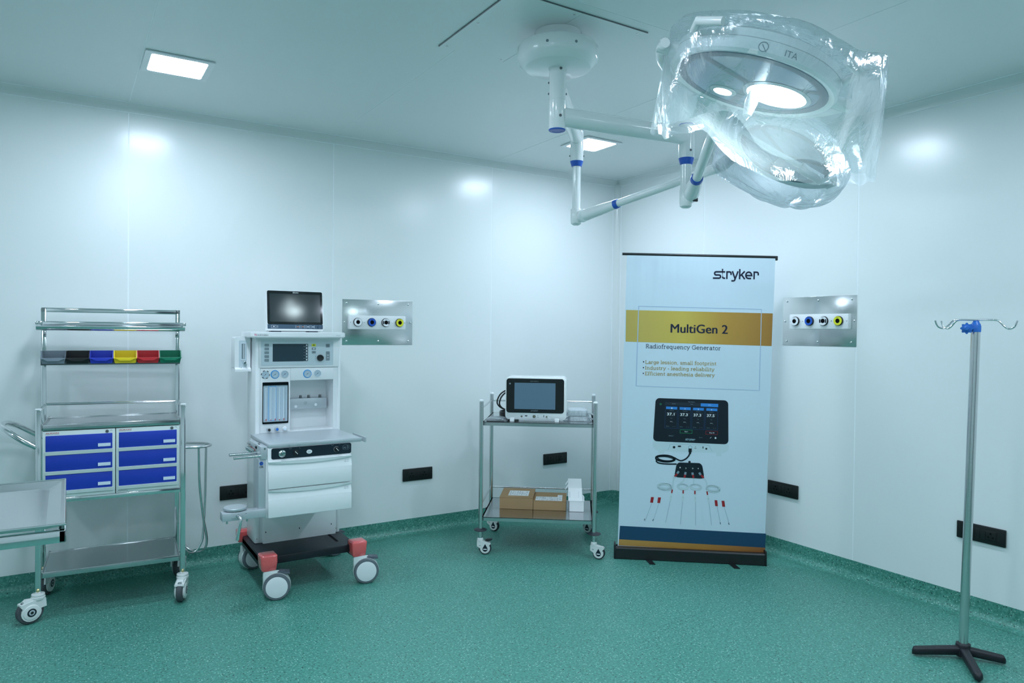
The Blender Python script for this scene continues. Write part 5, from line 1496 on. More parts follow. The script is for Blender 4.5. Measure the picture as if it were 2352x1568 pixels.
ed.build('printed_frame', 'b_edge', bn, smooth=False, recalc=False)
tx = MB()
stryker(tx, (0.5911, 1.7726), (0.8693, 1.7694), (0.5977, 1.8356)[1] - (0.5985, 1.7726)[1], bput(2), 0)
text(tx, 'MultiGen 2', (0.3376, 1.4354), (0.6852, 1.4306), (0.3463, 1.4895)[1] - (0.3470, 1.4355)[1], bput(3), 0, 0.0)
for k_ in (0.0016, -0.0016):
    text(tx, 'MultiGen 2', ((0.3376, 1.4354)[0] + k_, (0.3376, 1.4354)[1]), ((0.6852, 1.4306)[0] + k_, (0.6852, 1.4306)[1]), (0.3463, 1.4895)[1] - (0.3470, 1.4355)[1], bput(3.3 + 100 * k_), 0, 0.0)
vs, fs = serif_line('Radiofrequency Generator', 0.075)
tx.add(fit(vs, (0.1850, 1.3344), (0.6452, 1.3271), (0.1887, 1.3628)[1] - (0.1890, 1.3344)[1], bput(2)), fs, 0)
for c_ in ((0.1717, 1.2477), (0.1713, 1.2110), (0.1710, 1.1746)):
    vs = circ(c_[0], c_[1], 0.0042, 12)
    f_ = bput(2)
    tx.add([f_(*p) for p in vs], [tuple(range(12))], 0)
tx.build('dark_lettering', 'b_ink', bn, smooth=False, recalc=False)
tx = MB()
for body, a, b in (('Large lession, small footprint', (0.1830, 1.2360), (0.6198, 1.2325)), ('Industry - leading reliability', (0.1815, 1.1993), (0.6087, 1.1955)), ('Efficient anesthesia delivery', (0.1809, 1.1637), (0.6110, 1.1599))):
    vs, fs = serif_line(body, 0.115)
    tx.add(fit(vs, a, b, 0.0245, bput(2)), fs, 0)
tx.build('gold_lettering', 'b_text', bn, smooth=False, recalc=False)

def pline(mb, pts, w, m, layer=2, smooth_k=0, closed=False):
    P = [(p[0], p[1]) for p in pts]
    if smooth_k:
        P = [(p.x, p.z) for p in spline([(a, 0, b) for a, b in P], smooth_k)]
    if closed:
        P = P + [P[0]]
    vs, fs = strokes([P], w)
    f_ = bput(layer)
    mb.add([f_(*p) for p in vs], fs, m)
def ppoly(mb, pts, m, layer=2):
    f_ = bput(layer)
    mb.add([f_(*p) for p in pts], [tuple(range(len(pts)))], m)
def lerpq(p4, s, t):
    tl_, tr__, br_, bl_ = p4
    return tuple((tl_[k] * (1 - s) + tr__[k] * s) * (1 - t) + (bl_[k] * (1 - s) + br_[k] * s) * t for k in (0, 1))
def rquad(p4, r, n=5, asp=1.65):
    """rounded quad inside the skewed frame p4"""
    out = []
    for cx, cy, a0 in ((1 - r, r * asp, -90), (1 - r, 1 - r * asp, 0), (r, 1 - r * asp, 90), (r, r * asp, 180)):
        for i in range(n + 1):
            a = math.radians(a0 + 90 * i / n)
            out.append(lerpq(p4, cx + r * math.cos(a), cy + r * asp * math.sin(a)))
    return out
# printed picture of the device
dv = MB()
body4 = [(0.2356, 0.7654), (0.7026, 0.7624), (0.7024, 0.6833), (0.2353, 0.6867)]
ppoly(dv, rquad(body4, 0.09, 5, 4.5), 0, 1)
for f4 in (((0.2730, 0.7003), (0.3055, 0.6985), (0.3053, 0.6695), (0.2726, 0.6699)), ((0.6268, 0.6946), (0.6586, 0.6939), (0.6590, 0.6642), (0.6266, 0.6645))):
    ppoly(dv, list(f4), 0, 1.2)
bez = ((0.2499, 1.0206), (0.6953, 1.0147), (0.7003, 0.7399), (0.2367, 0.7466))
ppoly(dv, rquad(bez, 0.055), 1, 2)
dv.build('printed_device', ['b_body', 'b_dark'], bn, smooth=False, recalc=False)
sc_ = MB()
def sq(p, m, layer=3):
    ppoly(sc_, p, m, layer)
sq([(0.3097, 0.9966), (0.5264, 0.9938), (0.5258, 0.9730), (0.3089, 0.9779)], 0)
sq([(0.5285, 0.9933), (0.6353, 0.9918), (0.6343, 0.9711), (0.5277, 0.9735)], 1)
heads = (((0.3160, 0.9676), (0.3838, 0.9664), (0.3832, 0.9504), (0.3151, 0.9527)), ((0.3994, 0.9662), (0.4669, 0.9656), (0.4664, 0.9486), (0.3991, 0.9503)), ((0.4819, 0.9643), (0.5476, 0.9636), (0.5467, 0.9472), (0.4811, 0.9489)), ((0.5635, 0.9629), (0.6299, 0.9623), (0.6291, 0.9459), (0.5627, 0.9476)))
for h4 in heads:
    sq(list(h4), 1)
cols = (((0.3119, 0.9699), (0.3860, 0.9681), (0.3835, 0.8317), (0.3075, 0.8330)), ((0.3956, 0.9683), (0.4685, 0.9667), (0.4666, 0.8301), (0.3905, 0.8314)), ((0.4776, 0.9664), (0.5502, 0.9653), (0.5499, 0.8285), (0.4736, 0.8298)), ((0.5598, 0.9644), (0.6320, 0.9634), (0.6323, 0.8270), (0.5558, 0.8282)))
for c4 in cols:
    pline(sc_, list(c4), 0.0022, 2, 3, 0, True)
nums = (('37.1', (0.3216, 0.9127), (0.3673, 0.9124)), ('37.3', (0.4031, 0.9114), (0.4495, 0.9109)), ('37.3', (0.4848, 0.9104), (0.5315, 0.9099)), ('37.5', (0.5664, 0.9094), (0.6132, 0.9089)))
for s_, a, b in nums:
    text(sc_, s_, a, b, 0.0172, bput(4), 3, 0.02)
for k, (a, b) in enumerate((((0.3474, 0.9540), (0.3539, 0.9539)), ((0.4280, 0.9518), (0.4355, 0.9517)), ((0.5099, 0.9507), (0.5174, 0.9506)), ((0.5903, 0.9493), (0.5977, 0.9492)))):
    text(sc_, str(k + 1), a, b, 0.0088, bput(4), 3)
for k, (a, b) in enumerate((((0.3368, 0.9422), (0.3643, 0.9417)), ((0.4180, 0.9400), (0.4464, 0.9396)), ((0.4991, 0.9384), (0.5277, 0.9380)), ((0.5804, 0.9371), (0.6088, 0.9366)))):
    text(sc_, 'Temperature', a, b, 0.0038, bput(4), 4)
for k, (a, b) in enumerate((((0.3428, 0.8934), (0.3541, 0.8931)), ((0.4248, 0.8916), (0.4363, 0.8913)), ((0.5070, 0.8904), (0.5176, 0.8901)), ((0.5890, 0.8892), (0.6002, 0.8889)))):
    text(sc_, 'Time', a, b, 0.0042, bput(4), 4)
for a in ((0.3409, 0.8738), (0.4235, 0.8723), (0.5051, 0.8709), (0.5877, 0.8695)):
    for dx in (0.0, 0.0075):
        pline(sc_, [(a[0] + dx, a[1]), (a[0] + dx + 0.0052, a[1])], 0.0022, 3, 4)
    text(sc_, 's', (a[0] + 0.0155, a[1] - 0.006), (a[0] + 0.0182, a[1] - 0.006), 0.004, bput(4), 4)
for body, a, b in (('282 ohm', (0.3171, 0.8421), (0.3360, 0.8418)), ('287 ohm', (0.4005, 0.8407), (0.4193, 0.8404)), ('281 ohm', (0.4836, 0.8394), (0.5023, 0.8390)), ('275 ohm', (0.5663, 0.8377), (0.5849, 0.8374))):
    text(sc_, body, a, b, 0.0040, bput(4), 4)
    for dx in (0.040, 0.052):
        pline(sc_, [(a[0] + dx, a[1] + 0.001), (a[0] + dx + 0.004, a[1] + 0.001)], 0.0012, 4, 4)
for a in ((0.3715, 0.9260), (0.4541, 0.9252), (0.5353, 0.9245), (0.6167, 0.9237)):
    text(sc_, 'C', a, (a[0] + 0.005, a[1]), 0.0045, bput(4), 4)
pline(sc_, [(0.4045, 0.8241), (0.4780, 0.8230), (0.4772, 0.8019), (0.4035, 0.8032)], 0.0020, 5, 3, 0, True)
text(sc_, 'Start', (0.4313, 0.8100), (0.4514, 0.8097), 0.0072, bput(4), 3)
pline(sc_, [(0.5618, 0.8207), (0.6335, 0.8196), (0.6327, 0.7986), (0.5610, 0.7998)], 0.0018, 6, 3, 0, True)
text(sc_, 'Stop All', (0.5827, 0.8065), (0.6130, 0.8059), 0.0072, bput(4), 3)
text(sc_, 'DEFAULT', (0.3335, 0.7809), (0.3637, 0.7806), 0.0058, bput(4), 4)
text(sc_, 'Tap to Turn on', (0.5203, 0.7763), (0.5416, 0.7760), 0.0048, bput(4), 4)
text(sc_, 'MULTIGEN 2', (0.4510, 0.9975), (0.4927, 0.9968), 0.0052, bput(4), 4)
text(sc_, 'Summary', (0.3516, 0.9849), (0.3745, 0.9843), 0.0048, bput(4), 4)
text(sc_, 'Motor', (0.4664, 0.9842), (0.4827, 0.9837), 0.0048, bput(4), 4)
text(sc_, 'Lesion', (0.5744, 0.9817), (0.5920, 0.9813), 0.0048, bput(4), 3)
stryker(sc_, (0.4360, 0.7585), (0.4970, 0.7580), 0.0128, bput(4), 7, 0.24)
pline(sc_, [(0.5879, 0.7749), (0.5953, 0.7828)], 0.0022, 3, 4)
hc = (0.6211, 0.7778)
ppoly(sc_, [(hc[0] - 0.0062, hc[1] + 0.001), (hc[0], hc[1] + 0.0075), (hc[0] + 0.0062, hc[1] + 0.001), (hc[0] + 0.0045, hc[1] + 0.001), (hc[0] + 0.0045, hc[1] - 0.0052), (hc[0] - 0.0045, hc[1] - 0.0052), (hc[0] - 0.0045, hc[1] + 0.001)], 3, 4)
gc = (0.2813, 0.9822)
pline(sc_, [(gc[0] + 0.0048 * math.cos(2 * PI * i / 14), gc[1] + 0.0048 * math.sin(2 * PI * i / 14)) for i in range(14)], 0.0022, 5, 3, 0, True)
sc_.build('printed_screen', ['b_tab', 'b_blue', 'b_dim', 'b_white', 'b_grey', 'b_green', 'b_red', 'b_line'], bn, smooth=False, recalc=False)
pt = MB()
pline(pt, [(0.3298, 0.6923), (0.3416, 0.7189), (0.3536, 0.7316), (0.4663, 0.7336), (0.5704, 0.7312), (0.5865, 0.7207), (0.6016, 0.6924)], 0.0020, 0, 2, 4)
for c_, r in (((0.3678, 0.7125), 0.0078), ((0.5660, 0.7086), 0.0060)):
    ppoly(pt, circ(c_[0], c_[1], r, 16), 1, 3)
c_ = (0.4674, 0.7144)
ppoly(pt, circ(c_[0], c_[1], 0.0125, 20), 0, 2.4)
ppoly(pt, circ(c_[0], c_[1], 0.0090, 20), 2, 3)
ppoly(pt, [(0.3882, 0.7186), (0.3948, 0.7237), (0.4102, 0.7239), (0.4103, 0.7146), (0.3950, 0.7144)], 1, 3)
ppoly(pt, [(0.5429, 0.7227), (0.5482, 0.7226), (0.5484, 0.7097), (0.5430, 0.7098)], 1, 3)
pline(pt, [(0.4915, 0.7096), (0.5057, 0.7095)], 0.0022, 1, 3)
pline(pt, [(0.4991, 0.7225), (0.4981, 0.7153)], 0.0022, 1, 3)
pline(pt, [(0.4672, 0.7075), (0.4670, 0.6842)], 0.0200, 3, 3.4)
pline(pt, [(0.4669, 0.6869), (0.4661, 0.6732)], 0.0135, 3, 3.6)
pline(pt, [(0.4660, 0.6787), (0.4566, 0.6578), (0.4381, 0.6393), (0.4128, 0.6286), (0.3912, 0.6351), (0.3709, 0.6468)], 0.0088, 3, 3.2, 6)
for cx, cy, rx, ry in ((1528.2,1052.2,22.5,7.2), (1529.5,1051,19.5,6.4), (1527.2,1054.2,21,6.8)):
    pass
cc = (0.3154, 0.6398); k_ = 0.0027
for ox, oy, rx, ry in ((0, 0, 22.5, 7.4), (1.0, 1.0, 19.5, 6.6), (-1.4, -1.8, 21, 6.4)):
    pline(pt, [(cc[0] + (ox + rx * math.cos(2 * PI * i / 32)) * k_, cc[1] + (oy + ry * math.sin(2 * PI * i / 32)) * k_ - 0.05 * (rx * math.cos(2 * PI * i / 32)) * k_) for i in range(32)], 0.0078, 3, 3.0, 0, True)
pline(pt, [(0.2561, 0.6252), (0.2715, 0.6105), (0.3202, 0.6052), (0.3848, 0.6065)], 0.0085, 3, 3, 6)
box4 = [(0.3860, 0.6173), (0.5400, 0.6174), (0.5574, 0.5199), (0.3709, 0.5237)]
ppoly(pt, rquad(box4, 0.13, 6, 1.9), 3, 3.8)
c_ = (0.4641, 0.6220)
ppoly(pt, circ(c_[0], c_[1], 0.0075, 14), 3, 3.7)
for k, (a, b) in enumerate((((0.4034, 0.5815), (0.4099, 0.5815)), ((0.4384, 0.5789), (0.4459, 0.5788)), ((0.4799, 0.5786), (0.4877, 0.5786)), ((0.5133, 0.5792), (0.5219, 0.5792)))):
    text(pt, str(k + 1), a, b, 0.0075, bput(4.4), 5)
for a, b in (((0.3989, 0.5616), (0.3889, 0.5469)), ((0.4413, 0.5581), (0.4378, 0.5415)), ((0.4821, 0.5567), (0.4858, 0.5409)), ((0.5243, 0.5576), (0.5341, 0.5432))):
    pline(pt, [a, b], 0.0130, 4, 4.2)
for a, b in (((0.3894, 0.5442), (0.3735, 0.5282)), ((0.4373, 0.5414), (0.4343, 0.5221)), ((0.4860, 0.5420), (0.4900, 0.5224)), ((0.5368, 0.5422), (0.5525, 0.5246))):
    pline(pt, [a, b], 0.0115, 6, 4.4)
pt.build('printed_connector_box', ['b_line', 'b_dark', 'b_body', 'b_dark', 'b_grey', 'b_white', 'b_red'], bn, smooth=False, recalc=False)
pb = MB()
for path in (((0.3735, 0.5282), (0.3658, 0.4993), (0.3635, 0.4661), (0.3601, 0.4439)), ((0.4338, 0.5221), (0.4266, 0.4987), (0.4053, 0.4842), (0.3990, 0.4729)), ((0.4903, 0.5230), (0.4924, 0.5038), (0.4897, 0.4872)), ((0.5525, 0.5246), (0.5696, 0.4984), (0.5727, 0.4683), (0.5734, 0.4410))):
    pline(pb, list(path), 0.0065, 1, 2.0, 5)
    pline(pb, list(path), 0.0048, 0, 2.4, 5)
for cx, loops in (((0.3126, 0.4609), ((0, 0, 16.5, 7.6), (1.5, 1.6, 13, 5.6), (0.5, -1.6, 15.5, 6.8))), ((0.4244, 0.4640), ((0, 0, 12.2, 6.4), (0.5, 0.8, 10.6, 5.2))), ((0.5047, 0.4647), ((0, 0, 12.8, 6.6), (-0.6, 0.8, 10.8, 5.3))), ((0.6114, 0.4588), ((0, 0, 15.6, 7.4), (-0.8, 1.4, 12.8, 5.6), (0, -1.5, 15, 6.8)))):
    for ox, oy, rx, ry in loops:
        P = [(cx[0] + (ox + rx * math.cos(2 * PI * i / 30)) * k_, cx[1] + (oy + ry * math.sin(2 * PI * i / 30)) * k_ - 0.05 * rx * math.cos(2 * PI * i / 30) * k_) for i in range(30)]
        pline(pb, P, 0.0072, 1, 2.2, 0, True)
        pline(pb, P, 0.0050, 0, 2.6, 0, True)
for a, b in (((0.3606, 0.4445), (0.3568, 0.4218)), ((0.4281, 0.4432), (0.4273, 0.4217)), ((0.4997, 0.4420), (0.5002, 0.4201)), ((0.5734, 0.4410), (0.5779, 0.4186))):
    pline(pb, [a, b], 0.0082, 2, 3)
for a, b in (((0.3568, 0.4218), (0.3491, 0.3718)), ((0.4271, 0.4217), (0.4253, 0.3721)), ((0.5005, 0.4201), (0.5041, 0.3697)), ((0.5779, 0.4186), (0.5866, 0.3675))):
    m_ = ((a[0] * 0.55 + b[0] * 0.45), (a[1] * 0.55 + b[1] * 0.45))
    pline(pb, [a, b], 0.0098, 1, 2.7)
    pline(pb, [a, m_, b], 0.0105, 0, 3)
    pline(pb, [(m_[0] + 0.001, m_[1]), (m_[0] + 0.001, m_[1] - 0.003)], 0.002, 3, 3.4)
for a, b in (((0.3486, 0.3718), (0.3213, 0.2326)), ((0.4248, 0.3720), (0.4130, 0.2255)), ((0.5044, 0.3697), (0.5074, 0.2241)), ((0.5872, 0.3675), (0.6056, 0.2284)), ((0.2331, 0.3506), (0.1935, 0.2368)), ((0.2775, 0.3524), (0.2438, 0.2376)), ((0.6377, 0.3476), (0.6596, 0.2390)), ((0.6810, 0.3439), (0.7139, 0.2386))):
    pline(pb, [a, b], 0.0022, 1, 2)
for a, b in (((0.1925, 0.2531), (0.1877, 0.2418)), ((0.2457, 0.2526), (0.2410, 0.2413)), ((0.6568, 0.2498), (0.6596, 0.2379)), ((0.7072, 0.2492), (0.7116, 0.2374))):
    pline(pb, [a, b], 0.0034, 3, 3)
for t4 in (((0.2290, 0.3925), (0.2472, 0.3921), (0.2417, 0.3560), (0.2238, 0.3569)), ((0.2729, 0.3920), (0.2911, 0.3916), (0.2856, 0.3555), (0.2683, 0.3565)), ((0.6209, 0.3880), (0.6374, 0.3875), (0.6416, 0.3505), (0.6252, 0.3509)), ((0.6639, 0.3858), (0.6804, 0.3854), (0.6862, 0.3484), (0.6687, 0.3488))):
    ppoly(pb, list(t4), 2, 3)
pb.build('printed_probes', ['b_cord', 'b_shade', 'b_red', 'ink'], bn, smooth=False, recalc=False)
# hardware
a, b = (0.0306, 1.9286), (0.9799, 1.9042)
tb = MB().tube([(a[0], CVY + 0.004, a[1] + 0.002), (b[0], CVY + 0.004, b[1] + 0.002)], 0.0085, 10)
tb.rbox(b[0] - 0.014, b[0], CVY - 0.006, CVY + 0.012, b[1] - 0.018, b[1], 0.003)
tb.build('top_bar', 'black', bn)
MB().tube([(0.465, CVY + 0.030, 0.06), (0.480, CVY + 0.016, 1.10), (0.496, CVY + 0.012, 1.90)], 0.007, 10).build('support_pole', 'silver', bn)
bs = MB()
prf = [(0.0, 0.004), (0.0, 0.066), (0.006, 0.074), (0.028, 0.076), (0.030, 0.060), (0.050, 0.060), (0.052, 0.078), (0.078, 0.070), (0.082, 0.004)]
bs.prism(prf, 0.012, 0.922, 'yz')
bs.build('base_cassette', 'black', bn, ang=30)
for xa in (0.0, 0.922):
    MB().rbox(xa, xa + 0.012, -0.003, 0.086, 0.0, 0.090, 0.004).build('end_cap', 'black', bn)
rl_ = MB(); bq(rl_, ((0.0163, 0.0773), ((0.0301, 0.0779)[0], (0.0301, 0.0779)[1]), (0.0305, 0.0445), (0.0167, 0.0438)), 0, 2, 1, 1)
for ux in (0.215, 0.722):
    f = MB().prism([(-0.017, -0.078), (0.017, -0.078), (0.022, 0.13), (-0.012, 0.13)], 0.0, 0.005, 'xy')
    f.v = [(p[0] + ux + (0.0 - p[1]) * 0.25, p[1], p[2]) for p in f.v]
    f.build('foot', 'black', bn, smooth=False)

# ================================================================ drip stand
iv = thing('drip_stand', 'stainless drip stand with blue knob and black tripod base', 'drip stand', (-0.558, -3.035, 0), 0)
ex = Vector((0.847, -0.532, 0))        # across the view
lean = ex * 0.0205                       # the pole leans by about a degree
def ivp(z): return lean * (z - 0.03) + Vector((0, 0, z))
leg_ang = (142, -56, -141)
for an, r in zip(leg_ang, (0.215, 0.160, 0.245)):
    d_ = Vector((math.cos(math.radians(an)), math.sin(math.radians(an)), 0))
    n_ = Vector((-d_.y, d_.x, 0))
    prof = []
    lg = MB()
    def f(u, v):
        th = 2 * PI * u
        s_ = 0.005 + (r - 0.005) * v
        w_ = 0.020 * (1.0 - 0.12 * v)
        hh = 0.020 - 0.003 * v
        zc = 0.036 - 0.013 * v
        k = 1.0
        if v > 0.92:
            k = math.sqrt(max(0.02, 1 - ((v - 0.92) / 0.08) ** 2))
        c_, s2 = math.cos(th), math.sin(th)
        c_ = math.copysign(abs(c_) ** 0.7, c_); s2 = math.copysign(abs(s2) ** 0.7, s2)
        p = d_ * s_ + n_ * (w_ * k * c_) + Vector((0, 0, zc + hh * (k if s2 > 0 else 1.0) * s2))
        return (p.x, p.y, max(0.0005, p.z))
    lg.grid(f, 18, 22, closed_u=True)
    n_v = len(lg.v)
    lg.f.append(list(range(n_v - 18, n_v))); lg.mi.append(0)
    lg.build('leg', 'iron', iv, ang=60)
MB().lathe((0, 0, 0.012), (0, 0, 1), [(0.032, 0), (0.034, 0.020), (0.030, 0.034), (0.031, 0.052), (0.028, 0.055), (0.019, 0.055), (0, 0.055)], 8).build('hub', 'iron', iv, ang=50)
MB().tube([ivp(0.03), ivp(0.8), ivp(1.455)], 0.0185, 24).build('pole', 'steel', iv)
tp = ivp(1.455)
cl = MB()
cl.lathe(tp, (0.02, 0, 1), [(0.0205, -0.006), (0.0215, 0.0), (0.0215, 0.020), (0.0195, 0.028), (0.0110, 0.043), (0.0, 0.044)], 8)
cl.tube([tp + Vector((0, 0, 0.012)) - ex * 0.012, tp + Vector((0, 0, 0.012)) - ex * 0.040], 0.011, 10)
cl.build('clamp', 'knobblue', iv, ang=40)
vd = Vector((-0.75, -0.35, 0)).normalized()    # knob axis
kn = MB()
kc = tp + Vector((0, 0, 0.010)) - ex * 0.040 + vd * 0.010
for r_in, r_out, dd in ((0.0, 0.0, 0.0),):
    pass
poly = []
for i in range(64):
    a_ = 2 * PI * i / 64
    rr_ = 0.0225 + 0.0030 * math.cos(8 * a_)
    poly.append((rr_ * math.cos(a_), rr_ * math.sin(a_)))
side = Vector((-vd.y, vd.x, 0))
vs = [kc + side * p[0] + Vector((0, 0, p[1])) + vd * o for o in (-0.008, 0.006) for p in poly]
n = 64
kn.add(vs, [(i, (i + 1) % n, n + (i + 1) % n, n + i) for i in range(n)] + [tuple(range(n))[::-1], tuple(range(n, 2 * n))])
kn.lathe(kc + vd * 0.006, vd, [(0.017, 0), (0.016, 0.003), (0.010, 0.004), (0.010, 0.014), (0.008, 0.016), (0, 0.016)], 20)
kn.build('knob', 'knobblue', iv, ang=40)
MB().cyl(tp + Vector((0, 0, 0.012)) - ex * 0.018, kc, 0.004, n=10).build('bolt', 'brass', iv)
top = tp + Vector((0, 0, 0.047))
fw = Vector((0.532, 0.847, 0))
def hook(dx, dy, L, dz0=0.0):
    d_ = (ex * dx + fw * dy).normalized()
    pts = [top, top + d_ * (L * 0.36) + Vector((0, 0, 0.001)), top + d_ * (L * 0.52) + Vector((0, 0, -0.001)), top + d_ * (L * 0.60) + Vector((0, 0, -0.010)), top + d_ * (L * 0.68) + Vector((0, 0, -0.025)),
           top + d_ * (L * 0.76) + Vector((0, 0, -0.035)), top + d_ * (L * 0.84) + Vector((0, 0, -0.037)), top + d_ * (L * 0.92) + Vector((0, 0, -0.031)), top + d_ * (L * 0.965) + Vector((0, 0, -0.020)), top + d_ * L + Vector((0, 0, -0.003))]
    MB().tube(spline(pts, 4), 0.0040, 10).build('hook', 'chrome', iv)
hook(-1.0, 0.06, 0.174)
hook(1.0, -0.02, 0.180)
hook(0.62, -0.78, 0.155)
hook(-0.62, 0.78, 0.140)

# ================================================================ ceiling mounted surgical lamp with two heads
CX, CY = -2.165, -2.139
EX = Vector((0.847, -0.532, 0.0))
FW = Vector((0.532, 0.847, 0.0))
UP = Vector((0, 0, 1))
sl_ = thing('surgical_lamp', 'white ceiling-mounted surgical lamp with two arms and two round heads', 'surgical lamp', (CX, CY, H))
def L_(p):
    return Vector(p) - Vector((CX, CY, H))
def lm(mb, name, m, par=sl_, label=None, ang=38):
    mb.v = [tuple(L_(p)) for p in mb.v]
    return mb.build(name, m, par, ang=ang, label=label)
cn = MB().lathe((CX, CY, H - 0.005), (0, 0, -1), [(0.10, 0), (0.10, 0.056), (0.155, 0.056), (0.166, 0.058), (0.1715, 0.066), (0.1715, 0.112), (0.166, 0.124), (0.142, 0.146), (0.138, 0.148), (0, 0.149)], 56)
lm(cn, 'ceiling_canopy', 'gloss')
for an in (-100, -20, 60, 140, 220):
    a_ = math.radians(an)
    d_ = Vector((math.cos(a_), math.sin(a_), 0))
    lm(MB().lathe(Vector((CX, CY, H - 0.100)) + d_ * 0.1712, d_, [(0.006, 0), (0.006, 0.001), (0.004, 0.0012)], 12), 'canopy_screw', 'greyink')
col = MB().lathe((CX, CY, 2.557), (0, 0, -1), [(0.042, 0), (0.042, 0.004), (0.0365, 0.010), (0.0358, 0.012), (0.0358, 0.0215), (0.0345, 0.0218), (0.0345, 0.0228), (0.0358, 0.0231), (0.0358, 0.1395), (0.0345, 0.1398), (0.0345, 0.1418), (0.0358, 0.1421), (0.0358, 0.262), (0.0350, 0.264)], 36)
lm(col, 'column', 'gloss')
lm(MB().lathe((CX, CY, 2.2935), (0, 0, -1), [(0.0362, 0), (0.0365, 0.003), (0.034, 0.0055), (0.022, 0.006), (0.021, 0.005), (0.0, 0.005)], 36), 'end_cap', 'ring', label='blue end cap')
def bolt(p, d, r=0.0055, h=0.004):
    lm(MB().lathe(p, d, [(r, 0), (r, h), (r * 0.6, h), (r * 0.5, h * 0.5), (0, h * 0.5)], 12), 'bolt', 'darksteel')
cam_side = (-FW + EX * 0.15).normalized()
s2 = (-FW + EX * 0.35).normalized()
for z in (2.555 - 0.012, 2.345):
    bolt(Vector((CX, CY, z)) + s2 * 0.0355, s2, 0.0062, 0.002)
for z in (2.492, 2.445):
    bolt(Vector((CX, CY, z)) - EX * 0.0352, -EX, 0.0045, 0.005)
bolt(Vector((CX, CY, 2.445)) + EX * 0.0352, EX, 0.0045, 0.005)
E1 = Vector((-1.504, -2.246, 2.343)); E2 = Vector((-1.595, -1.528, 2.480))
C1 = Vector((CX, CY, 2.350)); C2_ = Vector((CX, CY, 2.480))
d1_ = (E1 - C1).normalized(); d2_ = (E2 - C2_).normalized()
lm(MB().tube([C1 + d1_ * 0.020, C1 * 0.5 + E1 * 0.5, E1 - d1_ * 0.012], 0.0405, 24), 'front_arm', 'gloss')
lm(MB().tube([C2_ + d2_ * 0.020, C2_ * 0.5 + E2 * 0.5, E2 - d2_ * 0.012], 0.0360, 24), 'rear_arm', 'gloss')
def drop(E, ztop, zc, zc2, zel, rt):
    x, y = E.x, E.y
    o = lm(MB().lathe((x, y, ztop), (0, 0, -1), [(0.033, 0), (0.0358, 0.003), (0.0358, ztop - zc)], 32), 'swivel_housing', 'gloss')
    lm(MB().lathe((x, y, ztop + 0.004), (0, 0, -1), [(0.028, 0), (0.0345, 0.001), (0.0362, 0.004), (0.0362, 0.006), (0.034, 0.0065)], 32), 'top_cap', 'ring', label='blue top cap')
    lm(MB().lathe((x, y, zc), (0, 0, -1), [(0.0355, 0), (0.0350, 0.004), (0.0275, zc - zc2), (rt, zc - zc2)], 32), 'collar', 'ring', label='blue collar')
    lm(MB().lathe((x, y, zc2), (0, 0, -1), [(rt, -0.002), (rt, zc2 - zel)], 28), 'drop_tube', 'gloss')
    return o
drop(E1, 2.395, 2.241, 2.211, 2.098, 0.0258)
drop(E2, 2.522, 2.356, 2.328, 2.098, 0.0222)
bolt(Vector((E1.x, E1.y, 2.272)) + s2 * 0.0355, s2, 0.0058, 0.002)
for sg in (-1, 1):
    bolt(Vector((E2.x, E2.y, 2.385)) + EX * sg * 0.0352, EX * sg, 0.0045, 0.005)
# spring arm booms
def boom(P0, P1, tr_, r_el, r_ring, rt, name):
    d = (P1 - P0).normalized()
    L = (P1 - P0).length
    lm(MB().tube([P0 - d * 0.030, P0 - d * 0.018, P0 + d * 0.02, P0 + d * (tr_ * L * 0.6), P0 + d * (tr_ * L)], [r_el * 0.62, r_el * 0.92, r_el, r_el * 0.9, r_ring], 22), name + '_housing', 'gloss')
    lm(MB().tube([P0 + d * (tr_ * L), P0 + d * (tr_ * L + 0.008), P0 + d * (tr_ * L + 0.024)], [r_ring + 0.001, r_ring + 0.0015, r_ring - 0.001], 22), 'boom_ring', 'ring', label='blue ring')
    lm(MB().tube([P0 + d * (tr_ * L + 0.02), P0 + d * (L * 0.6), P1 - d * 0.10, P1 - d * 0.08, P1], [rt, rt, rt, rt * 1.15, rt * 1.2], 20), name + '_tube', 'gloss')
B1a = Vector((E1.x + 0.012, E1.y - 0.020, 2.070))
B1b = Vector((-1.9755, -2.8825, 2.2407))
B2a = Vector((E2.x + 0.020, E2.y - 0.026, 2.058))
B2b = Vector((-1.448, -2.388, 2.179))
boom(B1a, B1b, 0.21, 0.036, 0.0265, 0.0212, 'front_boom')
boom(B2a, B2b, 0.277, 0.0315, 0.0235, 0.0195, 'rear_boom')
for E, B, r in ((E1, B1a, 0.029), (E2, B2a, 0.030)):
    k = MB().lathe((E.x, E.y, 2.099), (0, 0, -1), [(r * 0.92, 0), (r, 0.004), (r, 0.060), (r * 0.92, 0.080), (r * 0.55, 0.088), (0, 0.089)], 28)
    lm(k, 'elbow', 'gloss')
ax_ = (EX * 0.25 - FW).normalized()
lm(MB().lathe(B2a + ax_ * 0.026, ax_, [(0.034, -0.02), (0.034, 0.004), (0.031, 0.008), (0, 0.008)], 30), 'hinge_disc', 'gloss')
lm(MB().lathe(B2a + ax_ * 0.034, ax_, [(0.0085, 0), (0.0085, 0.003), (0.005, 0.004), (0.0035, 0.001), (0, 0.001)], 16), 'hinge_bolt', 'chrome')
dd = (B1b - B1a).normalized()
lm(MB().rbox(B1a.x - 0.012, B1a.x + 0.012, B1a.y - 0.034, B1a.y - 0.022, B1a.z - 0.034, B1a.z - 0.012, 0.002), 'spring_slot', 'black')

